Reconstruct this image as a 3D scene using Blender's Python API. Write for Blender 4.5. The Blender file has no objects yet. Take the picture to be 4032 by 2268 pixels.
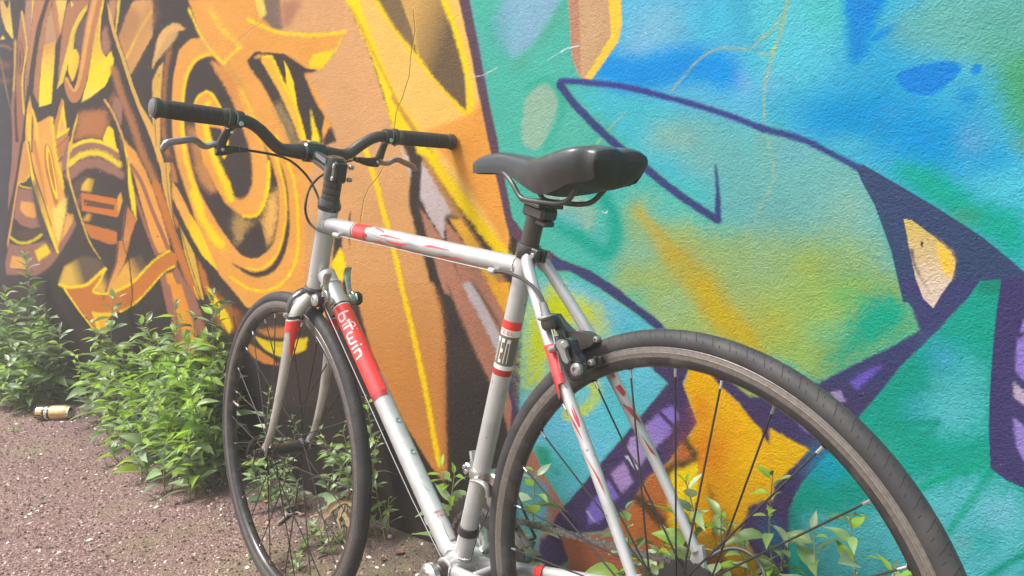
import bpy, bmesh, math, random
import numpy as np
from mathutils import Vector, Matrix
R = math.radians
sc = bpy.context.scene
COL = sc.collection

# ------------------------------------------------------------------ camera
cd = bpy.data.cameras.new('camera'); cam = bpy.data.objects.new('camera', cd); COL.objects.link(cam)
right = Vector((0.71544758, 0.69698285, -0.04847337)); down = Vector((0.03644267, -0.10651346, -0.9936432)); fw = Vector((-0.69771533, 0.70913313, -0.10160471))
mw = Matrix((right, -down, -fw)).transposed().to_4x4(); mw.translation = Vector((0.49315215, -1.16751663, 0.82541966))
cam.matrix_world = mw
cd.sensor_width = 36; cd.lens = 3061.6/4032*36; cd.clip_start = .02; cd.clip_end = 500
sc.camera = cam

# ------------------------------------------------------------------ light
SUN_EL, SUN_AZ = 58, 236            # azimuth of the sun, degrees from +x towards +y
w = bpy.data.worlds.new('World'); sc.world = w; w.use_nodes = True
nt = w.node_tree; nt.nodes.clear()
sky = nt.nodes.new('ShaderNodeTexSky'); sky.sky_type = 'NISHITA'; sky.sun_disc = False
sky.sun_elevation = R(SUN_EL); sky.sun_rotation = R(90-SUN_AZ); sky.dust_density = 4; sky.air_density = 1.2; sky.ozone_density = .8
hs = nt.nodes.new('ShaderNodeHueSaturation'); hs.inputs['Saturation'].default_value = .35
bg = nt.nodes.new('ShaderNodeBackground'); bg.inputs['Strength'].default_value = .135
wo = nt.nodes.new('ShaderNodeOutputWorld')
nt.links.new(sky.outputs[0], hs.inputs['Color']); nt.links.new(hs.outputs[0], bg.inputs[0]); nt.links.new(bg.outputs[0], wo.inputs[0])
sl = bpy.data.lights.new('sun', 'SUN'); sl.energy = 2.1; sl.angle = R(16); sl.color = (1, .96, .9)
so = bpy.data.objects.new('sun', sl); COL.objects.link(so)
sd = Vector((math.cos(R(SUN_EL))*math.cos(R(SUN_AZ)), math.cos(R(SUN_EL))*math.sin(R(SUN_AZ)), math.sin(R(SUN_EL))))
so.rotation_euler = sd.to_track_quat('Z', 'Y').to_euler()
vs = sc.view_settings; vs.view_transform = 'Standard'; vs.look = 'None'; vs.gamma = 1; vs.use_curve_mapping = False; vs.exposure = 1.10
sc.cycles.use_denoising = True
sc.cycles.max_bounces = 6
VEIL_DENSITY = .017
ALB = .62                           # paint albedo per unit of mural colour

# ------------------------------------------------------------------ helpers
def n3(v): v = np.asarray(v, float); return v/np.linalg.norm(v)
class MB:
    def __init__(s): s.v = []; s.f = []; s.n = 0
    def add(s, v, f):
        s.v.append(np.asarray(v, float).reshape(-1, 3)); s.f += [tuple(int(i)+s.n for i in q) for q in f]; s.n += len(s.v[-1]); return s
    def grid(s, P, cu=False, cv=False):          # P [nu][nv][3]
        P = np.asarray(P, float); nu, nv = P.shape[:2]; f = []
        for i in range(nu if cu else nu-1):
            for j in range(nv if cv else nv-1):
                a, b = i, (i+1) % nu; c, d = j, (j+1) % nv
                f.append((a*nv+c, b*nv+c, b*nv+d, a*nv+d))
        return s.add(P.reshape(-1, 3), f)
    def tube(s, path, r, seg=16, cap=True, ry=None, up=None):
        P = np.asarray(path, float); m = len(P)
        r = np.broadcast_to(np.asarray(r, float), (m,)); r2 = r if ry is None else np.broadcast_to(np.asarray(ry, float), (m,))
        T = np.gradient(P, axis=0) if m > 2 else np.array([P[1]-P[0]]*2); T = T/np.linalg.norm(T, axis=1)[:,None]
        a = np.array(up, float) if up is not None else (np.array([0, 0, 1.]) if abs(T[0][2]) < .9 else np.array([0, 1., 0]))
        th = np.linspace(0, 2*math.pi, seg, endpoint=False); rows = []
        for i in range(m):
            if up is not None: a = np.array(up, float)
            x = a-T[i]*(a@T[i]); x /= np.linalg.norm(x)+1e-12; a = x; y = np.cross(T[i], x)
            rows.append(P[i]+r[i]*np.cos(th)[:,None]*x+r2[i]*np.sin(th)[:,None]*y)
        b = s.n; s.grid(rows, cv=True)
        if cap:
            s.f.append(tuple(b+k for k in range(seg))[::-1]); s.f.append(tuple(b+(m-1)*seg+k for k in range(seg)))
        return s
    def lathe(s, prof, o, ax, seg=24, xa=None):  # prof (radius, height)
        ax = n3(ax); a = np.array([0, 0, 1.]) if abs(ax[2]) < .9 else np.array([1., 0, 0])
        x = n3(a-ax*(a@ax)); y = np.cross(ax, x); th = np.linspace(0, 2*math.pi, seg, endpoint=False)
        rows = [np.asarray(o)+ax*h+rr*(np.cos(th)[:,None]*x+np.sin(th)[:,None]*y) for rr, h in prof]
        return s.grid(rows, cv=True)
    def cyl(s, a, b, r, seg=16, bev=.15):
        a = np.asarray(a, float); b = np.asarray(b, float); L = np.linalg.norm(b-a); e = min(r, L)*bev
        return s.lathe([(0, 0), (r-e, 0), (r, e), (r, L-e), (r-e, L), (0, L)], a, b-a, seg)
    def ball(s, c, r, seg=12, sq=(1, 1, 1)):
        th = np.linspace(0, math.pi, seg//2+1); ph = np.linspace(0, 2*math.pi, seg, endpoint=False)
        P = np.array([[[math.sin(t)*math.cos(p)*sq[0], math.sin(t)*math.sin(p)*sq[1], math.cos(t)*sq[2]] for p in ph] for t in th])*r+np.asarray(c)
        return s.grid(P, cv=True)
    def box(s, c, X, Y, Z, bev=.002):            # half vectors
        c = np.asarray(c, float); V = [np.asarray(q, float) for q in (X, Y, Z)]; L = [np.linalg.norm(q) for q in V]; D = [q/l for q, l in zip(V, L)]
        bev = min(bev, min(L)*.45); vs_ = []; idx = {}
        for sx in (-1, 1):
            for sy in (-1, 1):
                for sz in (-1, 1):
                    for k in range(3):
                        q = [L[0], L[1], L[2]]
                        for j in range(3):
                            if j != k: q[j] -= bev
                        idx[(sx, sy, sz, k)] = len(vs_); vs_.append(c+D[0]*sx*q[0]+D[1]*sy*q[1]+D[2]*sz*q[2])
        f = []
        for k in range(3):
            o = [j for j in range(3) if j != k]
            for sg in (-1, 1):
                q = []
                for a, b in ((-1, -1), (1, -1), (1, 1), (-1, 1)):
                    t = [0, 0, 0]; t[k] = sg; t[o[0]] = a; t[o[1]] = b; q.append(idx[(*t, k)])
                f.append(q)
        for k in range(3):                        # edges parallel to k
            o = [j for j in range(3) if j != k]
            for a in (-1, 1):
                for b in (-1, 1):
                    q = []
                    for sg, kk in ((-1, o[0]), (1, o[0]), (1, o[1]), (-1, o[1])):
                        t = [0, 0, 0]; t[k] = sg; t[o[0]] = a; t[o[1]] = b; q.append(idx[(*t, kk)])
                    f.append(q)
        for sx in (-1, 1):
            for sy in (-1, 1):
                for sz in (-1, 1): f.append([idx[(sx, sy, sz, k)] for k in range(3)])
        return s.add(vs_, f)
    def prism(s, pl, a, b):                       # outline points (3d) extruded from a to b offset vectors
        P = np.asarray(pl, float); n = len(P); v = np.concatenate([P+np.asarray(a), P+np.asarray(b)])
        f = [tuple(range(n))[::-1], tuple(range(n, 2*n))]+[(i, (i+1) % n, n+(i+1) % n, n+i) for i in range(n)]
        return s.add(v, f)
    def build(s, name, mat, parent=None, smooth=35, label=None, kind=None):
        me = bpy.data.meshes.new(name); v = np.concatenate(s.v)
        me.from_pydata(v.tolist(), [], s.f); me.validate()
        bm = bmesh.new(); bm.from_mesh(me); bmesh.ops.recalc_face_normals(bm, faces=bm.faces); bm.to_mesh(me); bm.free()
        if smooth:
            me.polygons.foreach_set('use_smooth', [True]*len(me.polygons))
            try: me.set_sharp_from_angle(angle=R(smooth))
            except Exception: pass
        me.materials.append(mat); o = bpy.data.objects.new(name, me); COL.objects.link(o)
        if parent is not None: o.parent = parent
        if label: o['label'] = label
        if kind: o['kind'] = kind
        return o
def bez(P, n=10):
    P = [np.asarray(p, float) for p in P]; out = []
    for i in range(len(P)-1):
        a, b, c, d = P[max(i-1, 0)], P[i], P[i+1], P[min(i+2, len(P)-1)]
        for k in range(n):
            t = k/n; out.append(.5*((2*b)+(c-a)*t+(2*a-5*b+4*c-d)*t*t+(3*b-a-3*c+d)*t**3))
    out.append(P[-1]); return np.array(out)
def tag(o, label=None, cat=None, group=None, kind=None):
    if label: o['label'] = label
    if cat: o['category'] = cat
    if group: o['group'] = group
    if kind: o['kind'] = kind
    return o
def empty(name, loc=(0, 0, 0), parent=None):
    o = bpy.data.objects.new(name, None); o.empty_display_size = .05; COL.objects.link(o); o.location = loc
    if parent is not None: o.parent = parent
    return o

# ------------------------------------------------------------------ materials
def mat(name, col, rough=.5, metal=0., coat=0., noise=None, bump=None, spec=.5, obj_var=0, trans=0, dirt=None, aniso=0):
    m = bpy.data.materials.new(name); m.use_nodes = True; t = m.node_tree; b = t.nodes['Principled BSDF']
    b.inputs['Base Color'].default_value = (*col, 1); b.inputs['Roughness'].default_value = rough; b.inputs['Metallic'].default_value = metal
    b.inputs['Coat Weight'].default_value = coat; b.inputs['Coat Roughness'].default_value = .12; b.inputs['Specular IOR Level'].default_value = spec
    if trans: b.inputs['Subsurface Weight'].default_value = 0
    tc = t.nodes.new('ShaderNodeTexCoord'); cur = None
    def mix(f, a, bb, typ='MIX'):
        x = t.nodes.new('ShaderNodeMix'); x.data_type = 'RGBA'; x.blend_type = typ
        for k, v in ((0, f), (6, a), (7, bb)):
            if hasattr(v, 'is_linked') or isinstance(v, bpy.types.NodeSocket): t.links.new(v, x.inputs[k])
            elif isinstance(v, (int, float)): x.inputs[k].default_value = v
            else: x.inputs[k].default_value = (*v, 1)
        return x.outputs[2]
    def nz(scale, det=4, rg=.5, dist=0.):
        x = t.nodes.new('ShaderNodeTexNoise'); x.inputs['Scale'].default_value = scale; x.inputs['Detail'].default_value = det
        x.inputs['Roughness'].default_value = rg; x.inputs['Distortion'].default_value = dist; t.links.new(tc.outputs['Object'], x.inputs['Vector']); return x.outputs[0]
    def ramp(s, a, bb):
        x = t.nodes.new('ShaderNodeMapRange'); x.inputs[1].default_value = a; x.inputs[2].default_value = bb; t.links.new(s, x.inputs[0]); return x.outputs[0]
    if noise:
        for (c2, sca, lo, hi) in noise: cur = mix(ramp(nz(sca), lo, hi), cur if cur is not None else col, c2)
    if obj_var:
        oi = t.nodes.new('ShaderNodeObjectInfo'); h = t.nodes.new('ShaderNodeHueSaturation')
        mr = t.nodes.new('ShaderNodeMapRange'); mr.inputs[3].default_value = 1-obj_var; mr.inputs[4].default_value = 1+obj_var; t.links.new(oi.outputs['Random'], mr.inputs[0])
        mh = t.nodes.new('ShaderNodeMath'); mh.operation = 'MULTIPLY_ADD'; mh.inputs[1].default_value = 7.31; t.links.new(oi.outputs['Random'], mh.inputs[0])
        fr = t.nodes.new('ShaderNodeMath'); fr.operation = 'FRACT'; t.links.new(mh.outputs[0], fr.inputs[0])
        m2 = t.nodes.new('ShaderNodeMapRange'); m2.inputs[3].default_value = .485; m2.inputs[4].default_value = .515; t.links.new(fr.outputs[0], m2.inputs[0])
        t.links.new(mr.outputs[0], h.inputs['Value']); t.links.new(m2.outputs[0], h.inputs['Hue'])
        if cur is not None: t.links.new(cur, h.inputs['Color'])
        else: h.inputs['Color'].default_value = (*col, 1)
        cur = h.outputs[0]
    if cur is not None: t.links.new(cur, b.inputs['Base Color'])
    if bump:
        sca, st, dist = bump; bn = t.nodes.new('ShaderNodeBump'); bn.inputs['Strength'].default_value = st; bn.inputs['Distance'].default_value = dist
        t.links.new(nz(sca, 3), bn.inputs['Height']); t.links.new(bn.outputs[0], b.inputs['Normal'])
    if trans:
        tr = t.nodes.new('ShaderNodeBsdfTranslucent'); ms = t.nodes.new('ShaderNodeMixShader'); ms.inputs[0].default_value = trans
        if cur is not None: t.links.new(cur, tr.inputs[0])
        else: tr.inputs[0].default_value = (*col, 1)
        t.links.new(b.outputs[0], ms.inputs[1]); t.links.new(tr.outputs[0], ms.inputs[2]); t.links.new(ms.outputs[0], t.nodes['Material Output'].inputs[0])
    return m
M_ = {}
M_['silver'] = mat('silver_paint', (.47, .465, .462), .38, .35, .4, noise=[((.37, .36, .35), 26, .50, .78), ((.12, .11, .10), 160, .68, .74)])
M_['silverfork'] = mat('fork_paint', (.41, .385, .355), .40, .35, .3, noise=[((.25, .225, .20), 24, .5, .75), ((.12, .10, .08), 120, .66, .72)])
M_['weld'] = mat('weld_metal', (.62, .61, .60), .38, .6, 0, bump=(300, .8, .002))
M_['red'] = mat('red_decal', (.74, .04, .035), .3, 0, .5)
M_['darkred'] = mat('dark_red_decal', (.36, .02, .025), .3, 0, .5)
M_['white'] = mat('white_decal', (.72, .69, .63), .35, 0, .4)
M_['blackd'] = mat('black_decal', (.035, .03, .032), .35, 0, .5)
M_['brownd'] = mat('taupe_decal', (.135, .118, .095), .35, 0, .4)
M_['blackm'] = mat('black_anodised_metal', (.055, .046, .04), .38, .25, .15)
M_['blackg'] = mat('glossy_black_alloy', (.04, .036, .036), .2, .4, .6)
M_['rubber'] = mat('grip_rubber', (.062, .053, .046), .62)
M_['plastic'] = mat('black_plastic', (.022, .022, .024), .6)
M_['saddle'] = mat('saddle_cover', (.040, .044, .047), .34, 0, .12, noise=[((.066, .064, .061), 16, .55, .8), ((.10, .095, .088), 60, .66, .8)], bump=(900, .12, .0006))
M_['chrome'] = mat('polished_steel', (.62, .61, .6), .22, 1)
M_['alloy'] = mat('brushed_alloy', (.58, .56, .54), .33, .9, noise=[((.32, .29, .26), 120, .45, .8)])
M_['steel'] = mat('dull_steel', (.36, .35, .34), .4, .85)
M_['spoke'] = mat('black_spoke', (.026, .023, .022), .4, .2)
M_['cable'] = mat('cable_housing', (.035, .032, .03), .55, .0, .0)
M_['chain'] = mat('oily_chain', (.30, .28, .26), .34, .85, noise=[((.10, .09, .08), 300, .45, .7)])
M_['chainring'] = mat('black_chainring', (.05, .046, .045), .4, .4)
M_['rimblack'] = mat('black_rim', (.034, .032, .034), .32, .3, .3, noise=[((.10, .092, .085), 38, .5, .8)])
M_['track'] = mat('worn_brake_track', (.25, .225, .205), .40, .7, noise=[((.15, .13, .115), 180, .4, .75)])
M_['lever'] = mat('dark_grey_lever', (.24, .225, .23), .33, .5, .2)
M_['greyplug'] = mat('grey_plug', (.12, .115, .115), .45, .2)
M_['rail'] = mat('dark_rail', (.07, .072, .066), .4, .4)
M_['hub'] = mat('black_hub', (.018, .017, .018), .25, 0, .5)
M_['pad'] = mat('brake_pad', (.03, .03, .03), .7)
def tyre_mat():
    m = bpy.data.materials.new('tyre_rubber'); m.use_nodes = True; t = m.node_tree; b = t.nodes['Principled BSDF']
    b.inputs['Roughness'].default_value = .62; b.inputs['Specular IOR Level'].default_value = .35
    tc = t.nodes.new('ShaderNodeTexCoord'); nz = t.nodes.new('ShaderNodeTexNoise'); nz.inputs['Scale'].default_value = 30; nz.inputs['Detail'].default_value = 6
    t.links.new(tc.outputs['Object'], nz.inputs[0]); mr = t.nodes.new('ShaderNodeMapRange'); mr.inputs[1].default_value = .45; mr.inputs[2].default_value = .8; t.links.new(nz.outputs[0], mr.inputs[0])
    mx = t.nodes.new('ShaderNodeMix'); mx.data_type = 'RGBA'; mx.inputs[6].default_value = (.034, .033, .035, 1); mx.inputs[7].default_value = (.062, .058, .054, 1)
    t.links.new(mr.outputs[0], mx.inputs[0]); t.links.new(mx.outputs[2], b.inputs['Base Color'])
    n2 = t.nodes.new('ShaderNodeTexNoise'); n2.inputs['Scale'].default_value = 700; t.links.new(tc.outputs['Object'], n2.inputs[0])
    bp = t.nodes.new('ShaderNodeBump'); bp.inputs['Strength'].default_value = .25; bp.inputs['Distance'].default_value = .0005; t.links.new(n2.outputs[0], bp.inputs['Height']); t.links.new(bp.outputs[0], b.inputs['Normal'])
    return m
M_['tyre'] = tyre_mat()
M_['sipe'] = mat('tread_groove', (.013, .013, .013), .9)
# ------------------------------------------------------------------ mural paint
# The wall painting is computed here: spray shapes given as outlines, laid on the
# wall plane (x along the wall, z up) and rasterised into one colour map.
CAM_C = np.array([0.49315215,-1.16751663,0.82541966])
CAM_R = np.array([[0.71544758,0.69698285,-0.04847337],[0.03644267,-0.10651346,-0.9936432],[-0.69771533,0.70913313,-0.10160471]])
CAM_F = 3061.604426
MW, MH = 3600, 1900
MA, MX0, MX1, MZ0, MZ1 = 1.9, -5.6, 1.2, -0.06, 2.4
LS0, LS1 = math.log(MA-MX0), math.log(MA-MX1)
def wall_uv(x, z):
    return (LS0-np.log(MA-x))/(LS0-LS1), (z-MZ0)/(MZ1-MZ0)
def px_wall(p):
    p = np.asarray(p, float)
    d = np.stack([(p[:,0]-2016)/CAM_F, (p[:,1]-1134)/CAM_F, np.ones(len(p))], 1) @ CAM_R
    t = -CAM_C[1]/d[:,1]
    q = CAM_C+d*t[:,None]
    return q[:,0], q[:,2]
def px_tex(p):
    x, z = px_wall(p)
    x = np.clip(x, MX0-3, MA-.05)
    u, v = wall_uv(x, z)
    return np.stack([u*MW, v*MH], 1)
CR = dict(P=(0,0,1),V=(0,0,.6389),A=(0,0,1.26),A2=(1000,0,1.26),A3=(2000,0,1.26),A4=(3000,0,1.2597),B1=(0,1120,1.262),B2=(1000,1120,1.262),
          B3=(2000,1120,1.262),B4=(3000,1120,1.2626),D=(0,950,2.163),E=(600,60,2.415),F=(600,640,2.415),G=(0,0,2.415),H=(0,560,2.415),S=(1840,540,3.15),W=(860,1120,2.497))
def pts(c, s):
    o = CR[c]
    return np.array([[float(a) for a in q.split(',')] for q in s.split()])/o[2]+np.array(o[:2])
def crom(p, closed, n=8):
    m = len(p); out = []
    rng = range(m if closed else m-1)
    for i in rng:
        if closed: a,b,c,d = p[i-1],p[i],p[(i+1)%m],p[(i+2)%m]
        else: a,b,c,d = p[max(i-1,0)],p[i],p[i+1],p[min(i+2,m-1)]
        for k in range(n):
            t = k/n
            out.append(.5*((2*b)+(c-a)*t+(2*a-5*b+4*c-d)*t*t+(3*b-a-3*c+d)*t**3))
    if not closed: out.append(p[-1])
    return np.array(out)
_rs = np.random.RandomState(4)
def vnoise(h, w, cell):
    gh, gw = int(h/cell)+3, int(w/cell)+3
    g = _rs.rand(gh, gw).astype(np.float32)
    y = np.arange(h)/cell; x = np.arange(w)/cell
    yi, xi = y.astype(int), x.astype(int)
    fy, fx = (y-yi)[:,None].astype(np.float32), (x-xi)[None].astype(np.float32)
    fy = fy*fy*(3-2*fy); fx = fx*fx*(3-2*fx)
    r0 = g[yi][:,xi]*(1-fx)+g[yi][:,xi+1]*fx
    r1 = g[yi+1][:,xi]*(1-fx)+g[yi+1][:,xi+1]*fx
    return r0*(1-fy)+r1*fy
MUR = np.zeros((MH, MW, 3), np.float32)
GRAIN = (.6*vnoise(MH, MW, 2.5)+.4*vnoise(MH, MW, 7)-.5).astype(np.float32)
def s2l(c):
    c = np.asarray(c, float)/255
    return np.where(c<=.04045, c/12.92, ((c+.055)/1.055)**2.4)
def boxb(a, r, ax):
    if r < 1: return a
    a = np.swapaxes(a, 0, ax)
    p = np.concatenate([np.repeat(a[:1], r+1, 0), a, np.repeat(a[-1:], r, 0)])
    c = np.cumsum(p, 0, dtype=np.float64)
    o = ((c[2*r+1:]-c[:-2*r-1])/(2*r+1)).astype(np.float32)
    return np.swapaxes(o, 0, ax)
def blur(m, sx, sy):
    for ax, s in ((1, sx), (0, sy)):
        r = int(round(s))
        for _ in range(2): m = boxb(m, r, ax)
    return m
def fill_mask(polys, pad):
    al = np.concatenate(polys)
    x0 = int(max(0, math.floor(al[:,0].min())-pad)); x1 = int(min(MW, math.ceil(al[:,0].max())+pad))
    y0 = int(max(0, math.floor(al[:,1].min())-pad)); y1 = int(min(MH, math.ceil(al[:,1].max())+pad))
    if x1-x0 < 2 or y1-y0 < 2: return None
    w, h = x1-x0, y1-y0
    acc = np.zeros((h, w+2), np.float32)
    for P in polys:
        a = P; b = np.roll(P, -1, 0)
        if ((a[:,0]*b[:,1]-b[:,0]*a[:,1]).sum()) < 0: a, b = a[::-1], b[::-1]; P = P[::-1]; a = P; b = np.roll(P, -1, 0)
        for (ax, ay), (bx, by) in zip(a, b):
            if ay == by: continue
            sg = 1 if by < ay else -1
            lo, hi = (ay, by) if ay < by else (by, ay)
            r0 = max(0, math.ceil(lo-.5-y0)); r1 = min(h-1, math.ceil(hi-.5-y0)-1)
            if r1 < r0: continue
            rows = np.arange(r0, r1+1)
            xc = np.clip(ax+(rows+.5+y0-ay)*(bx-ax)/(by-ay)-x0, 0, w)
            xi = xc.astype(int); fr = xc-xi
            np.add.at(acc, (rows, xi), sg*(1-fr)); np.add.at(acc, (rows, xi+1), sg*fr)
    m = np.clip(np.abs(np.cumsum(acc, 1)[:,:w]), 0, 1)
    return x0, y0, m
def jac(c):
    q = px_tex(np.array([c, [c[0]+4, c[1]], [c[0], c[1]+4]]))
    return max(.15, abs(q[1,0]-q[0,0])/4), max(.15, abs(q[2,1]-q[0,1])/4)
def put(pp, polys, col, soft, grad=None, alpha=1., grain=1.):
    cx = np.clip(pp.mean(0), [0, 0], [4032, 2268]); jx, jy = jac(cx)
    soft = soft*1.6; sx, sy = soft*jx*.55, soft*jy*.55
    r = fill_mask(polys, int(2*max(sx, sy)+4))
    if r is None: return
    x0, y0, m = r
    m = blur(m, sx, sy)
    g = GRAIN[y0:y0+m.shape[0], x0:x0+m.shape[1]]
    m = np.clip(m+g*4*m*(1-m)*.9*grain, 0, 1)*alpha
    reg = MUR[y0:y0+m.shape[0], x0:x0+m.shape[1]]
    c = s2l(col).astype(np.float32)
    if grad is not None:
        c2, a, b = grad
        ta, tb = px_tex(np.array([a, b]))
        yy = (np.arange(m.shape[0])+y0+.5)[:,None]; xx = (np.arange(m.shape[1])+x0+.5)[None]
        d = tb-ta; t = np.clip(((xx-ta[0])*d[0]+(yy-ta[1])*d[1])/(d@d+1e-9), 0, 1)
        t = np.clip(t+g*.25, 0, 1)[...,None].astype(np.float32)
        cc = c*(1-t)+s2l(c2).astype(np.float32)*t
    else: cc = c
    reg += (cc-reg)*m[...,None]
def f(c, col, s, soft=4, sm=0, g=None, al=1., gr=1.):
    p = pts(c, s)
    if sm: p = crom(p, True, 6)
    if g is not None:
        a, b = pts(c, g[1]); g = (g[0], a, b)
    # subdivide long edges so that the map to the wall stays true
    put(p, [px_tex(p)], col, soft, g, al, gr)
def s(c, col, w, st, soft=3, sm=1, al=1., w1=None):
    p = pts(c, st); o = CR[c][2]
    if sm and len(p) > 2: p = crom(p, False, 6)
    n = len(p); ws = np.interp(np.linspace(0, 1, n), [0, 1], [w, w if w1 is None else w1])/o/2
    if isinstance(w1, (list, tuple)): pass
    polys = []
    th = np.linspace(0, 2*math.pi, 12, endpoint=False); circ = np.stack([np.cos(th), np.sin(th)], 1)
    for i in range(n):
        if ws[i] > .3: polys.append(px_tex(p[i]+circ*ws[i]))
        if i < n-1:
            d = p[i+1]-p[i]; L = np.hypot(*d)+1e-9; nn = np.array([-d[1], d[0]])/L
            polys.append(px_tex(np.array([p[i]+nn*ws[i], p[i+1]+nn*ws[i+1], p[i+1]-nn*ws[i+1], p[i]-nn*ws[i]])))
    put(p, polys, col, soft, None, al)
def blob(c, col, x, y, rx, ry, al=1.):
    o = CR[c]; ctr = np.array([x/o[2]+o[0], y/o[2]+o[1]])
    th = np.linspace(0, 2*math.pi, 24, endpoint=False)
    p = ctr+np.stack([np.cos(th)*rx/o[2], np.sin(th)*ry/o[2]], 1)*.62
    put(p, [px_tex(p)], col, min(rx, ry)/o[2]*.55, None, al, .4)

def paint_mural():
    K=(66,57,54); Kd=(50,45,45); O=(232,163,90); BR=(190,122,74); Y=(252,212,48); MV=(155,109,97); VI=(74,62,98); TE=(88,184,168)
    MUR[:] = s2l(TE)
    xs = MA-np.exp(LS0-(np.arange(MW)+.5)/MW*(LS0-LS1))
    MUR[:, xs < -.95] = s2l(K)
    # ---- orange half
    f('P',K,'900,-700 1830,-500 1830,0 1870,150 1915,450 1935,600 1975,790 1998,910 2050,945 2070,1100 1990,1500 2040,1750 2200,2100 2200,2500 900,2400',3)
    f('P',(66,62,70),'-110,-120 40,-120 45,300 40,700 20,1000 0,1600 -110,1600',14)
    f('P',Kd,'-90,1150 250,1100 600,1200 1100,1400 1500,1500 1990,1500 2100,2400 1200,2400',60,al=.75)
    blob('P',(112,94,84),1250,150,700,260,.45)  # milky glare painted into the blacks near the top
    # far left column
    f('G',(222,176,105),'0,0 90,0 105,150 130,370 110,360 60,290 20,180 5,90',2,g=((238,206,105),'50,100 110,340')); f('G',K,'30,0 60,70 78,75 88,0',2)
    f('G',(235,200,90),'0,375 25,335 50,372',2); s('G',(165,115,80),16,'0,430 60,440 105,470',4); f('G',(150,95,65),'0,590 95,600 100,650 0,650',10,al=.7); f('G',(150,95,65),'0,740 90,750 90,790 0,790',8,al=.7)
    s('G',(190,150,95),7,'5,550 40,750 70,900 100,1030',2,al=.7)
    s('G',(160,112,100),26,'140,380 140,700 130,900 120,1050 130,1250 130,1449',3); s('G',(208,172,84),13,'148,390 142,600 128,860',2)
    f('G',(176,122,94),'205,100 240,200 262,450 235,650 215,800 225,900 235,1050 215,1250 190,1400 165,1200 155,930 155,700 165,400 190,180',2,1,g=((158,102,82),'200,200 200,1300'))
    s('G',(228,192,84),17,'208,110 235,280 256,450 225,650 212,820 228,1080',2)
    f('G',(105,80,76),'193,385 225,480 228,560 215,660 190,710 165,660 160,560 168,450',1,1); f('G',(165,108,84),'194,400 215,480 218,560 208,650 190,695 172,650 168,560 175,450',1,1); f('G',(108,84,80),'195,460 206,540 200,620 182,650 176,560 183,490',2,1)
    f('G',(180,134,114),'245,0 330,0 300,240 258,700 250,900 235,1000 232,900 240,700 265,450 235,180',3); f('G',(232,198,84),'305,0 325,0 297,245',1)
    f('G',(192,132,102),'330,0 430,0 350,250 290,600 255,880 262,600 300,240',3); 
    f('G',(178,122,88),'470,0 500,0 440,200 415,450 385,700 370,1000 318,880 330,700 360,450 410,200',3)
    f('G',(194,148,118),'490,40 530,250 545,400 415,430 440,200',5); f('G',(222,162,98),'415,420 530,390 510,700 488,985 370,1020 375,850 395,600',2,g=((254,218,66),'450,420 440,800'))
    f('G',(192,130,96),'500,0 540,0 560,180 572,330 548,380 530,280 495,100',3); f('G',(242,202,112),'530,0 635,0 610,150 575,330 560,250 545,80',2,g=((222,160,92),'590,60 575,300'))
    f('G',(178,122,90),'640,30 700,0 860,0 770,150 690,330 640,520 600,700 545,840 560,650 580,420 600,220',3); f('G',(230,205,120),'668,0 700,40 680,75',1)
    f('G',(228,196,80),'835,40 760,120 690,260 640,450 590,650 540,850 600,780 640,640 700,460 715,330 745,240 830,90',2); f('G',(108,90,82),'745,250 835,100 835,200 780,490 755,515 715,440 715,340',8)
    s('G',(190,126,86),125,'925,0 875,200 830,450 790,700 740,890 700,940 655,870 632,760',2,w1=50); s('G',(230,168,104),46,'905,0 855,200 812,450 770,700 725,840 695,860 660,800 625,740',3,w1=16)
    f('G',(248,208,70),'712,465 748,515 748,600 705,750 685,768 652,690 650,600 680,510',2,1,g=((240,190,80),'660,560 740,560'))
    f('G',(222,166,98),'960,150 945,330 955,430 985,530 1010,550 1055,480 1080,560 1075,660 1000,820 880,910 775,975 835,750 880,450 905,300 975,0 990,0',2,g=((255,216,58),'900,300 930,650'))
    f('G',(236,216,116),'820,860 960,800 900,890 780,970',8,al=.8)
    s('G',(245,208,70),14,'985,0 958,150 945,330 960,470 1000,550',2); f('G',(168,118,98),'1010,240 1045,400 1052,470 1010,520 975,500 960,400 975,280',6)
    f('G',(190,134,108),'1040,0 1110,0 1095,150 1080,240 1030,100',4); s('G',(228,194,84),28,'1130,0 1118,150 1100,300',3,w1=14)
    f('G',(216,160,106),'1260,20 1300,0 1449,0 1449,340 1350,520 1240,710 1200,560 1130,360 1180,220',4); f('G',(182,128,90),'1240,50 1345,150 1290,330 1200,540 1130,360 1180,200',10,al=.8); s('G',(240,200,88),22,'1440,110 1340,270 1200,560',3)
    f('P',(190,134,90),'480,230 580,0 600,0 620,60 560,200 515,290',14,al=.45)
    # long brown diagonal and staff
    s('P',(170,112,76),26,'447,269 476,364 518,476 559,600 600,690 640,800 665,880 690,950 720,1030 750,1110 775,1160',7,w1=30); s('P',(196,118,64),26,'610,720 640,800 665,880 690,950 720,1030 750,1110 775,1160',4)
    f('G',(224,170,98),'1015,10 1060,130 1090,270 1140,430 1200,600 1260,790 1340,1000 1460,1200 1500,1500 1400,1230 1320,1050 1250,860 1190,680 1130,480 1080,350 1040,200',2)
    s('G',(205,182,88),10,'1110,430 1200,650 1280,880',2); f('P',(228,170,92),'590,480 610,540 640,620 660,700 668,760 640,690 600,560',2)
    # centre piece
    f('G',(180,116,76),'760,1060 1000,1040 1035,1150 1000,1250 975,1330 850,1290 700,1340 730,1200',12); f('G',(162,114,102),'1090,900 1170,980 1150,1200 1060,1010',4); f('G',(150,100,76),'1030,940 1100,860 1060,1010',8)
    s('G',(226,168,98),20,'995,950 1060,1050 1120,1180 1170,1330 1200,1449',2); f('P',(232,164,92),'470,530 500,560 520,640 510,700 490,620',4)
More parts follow.
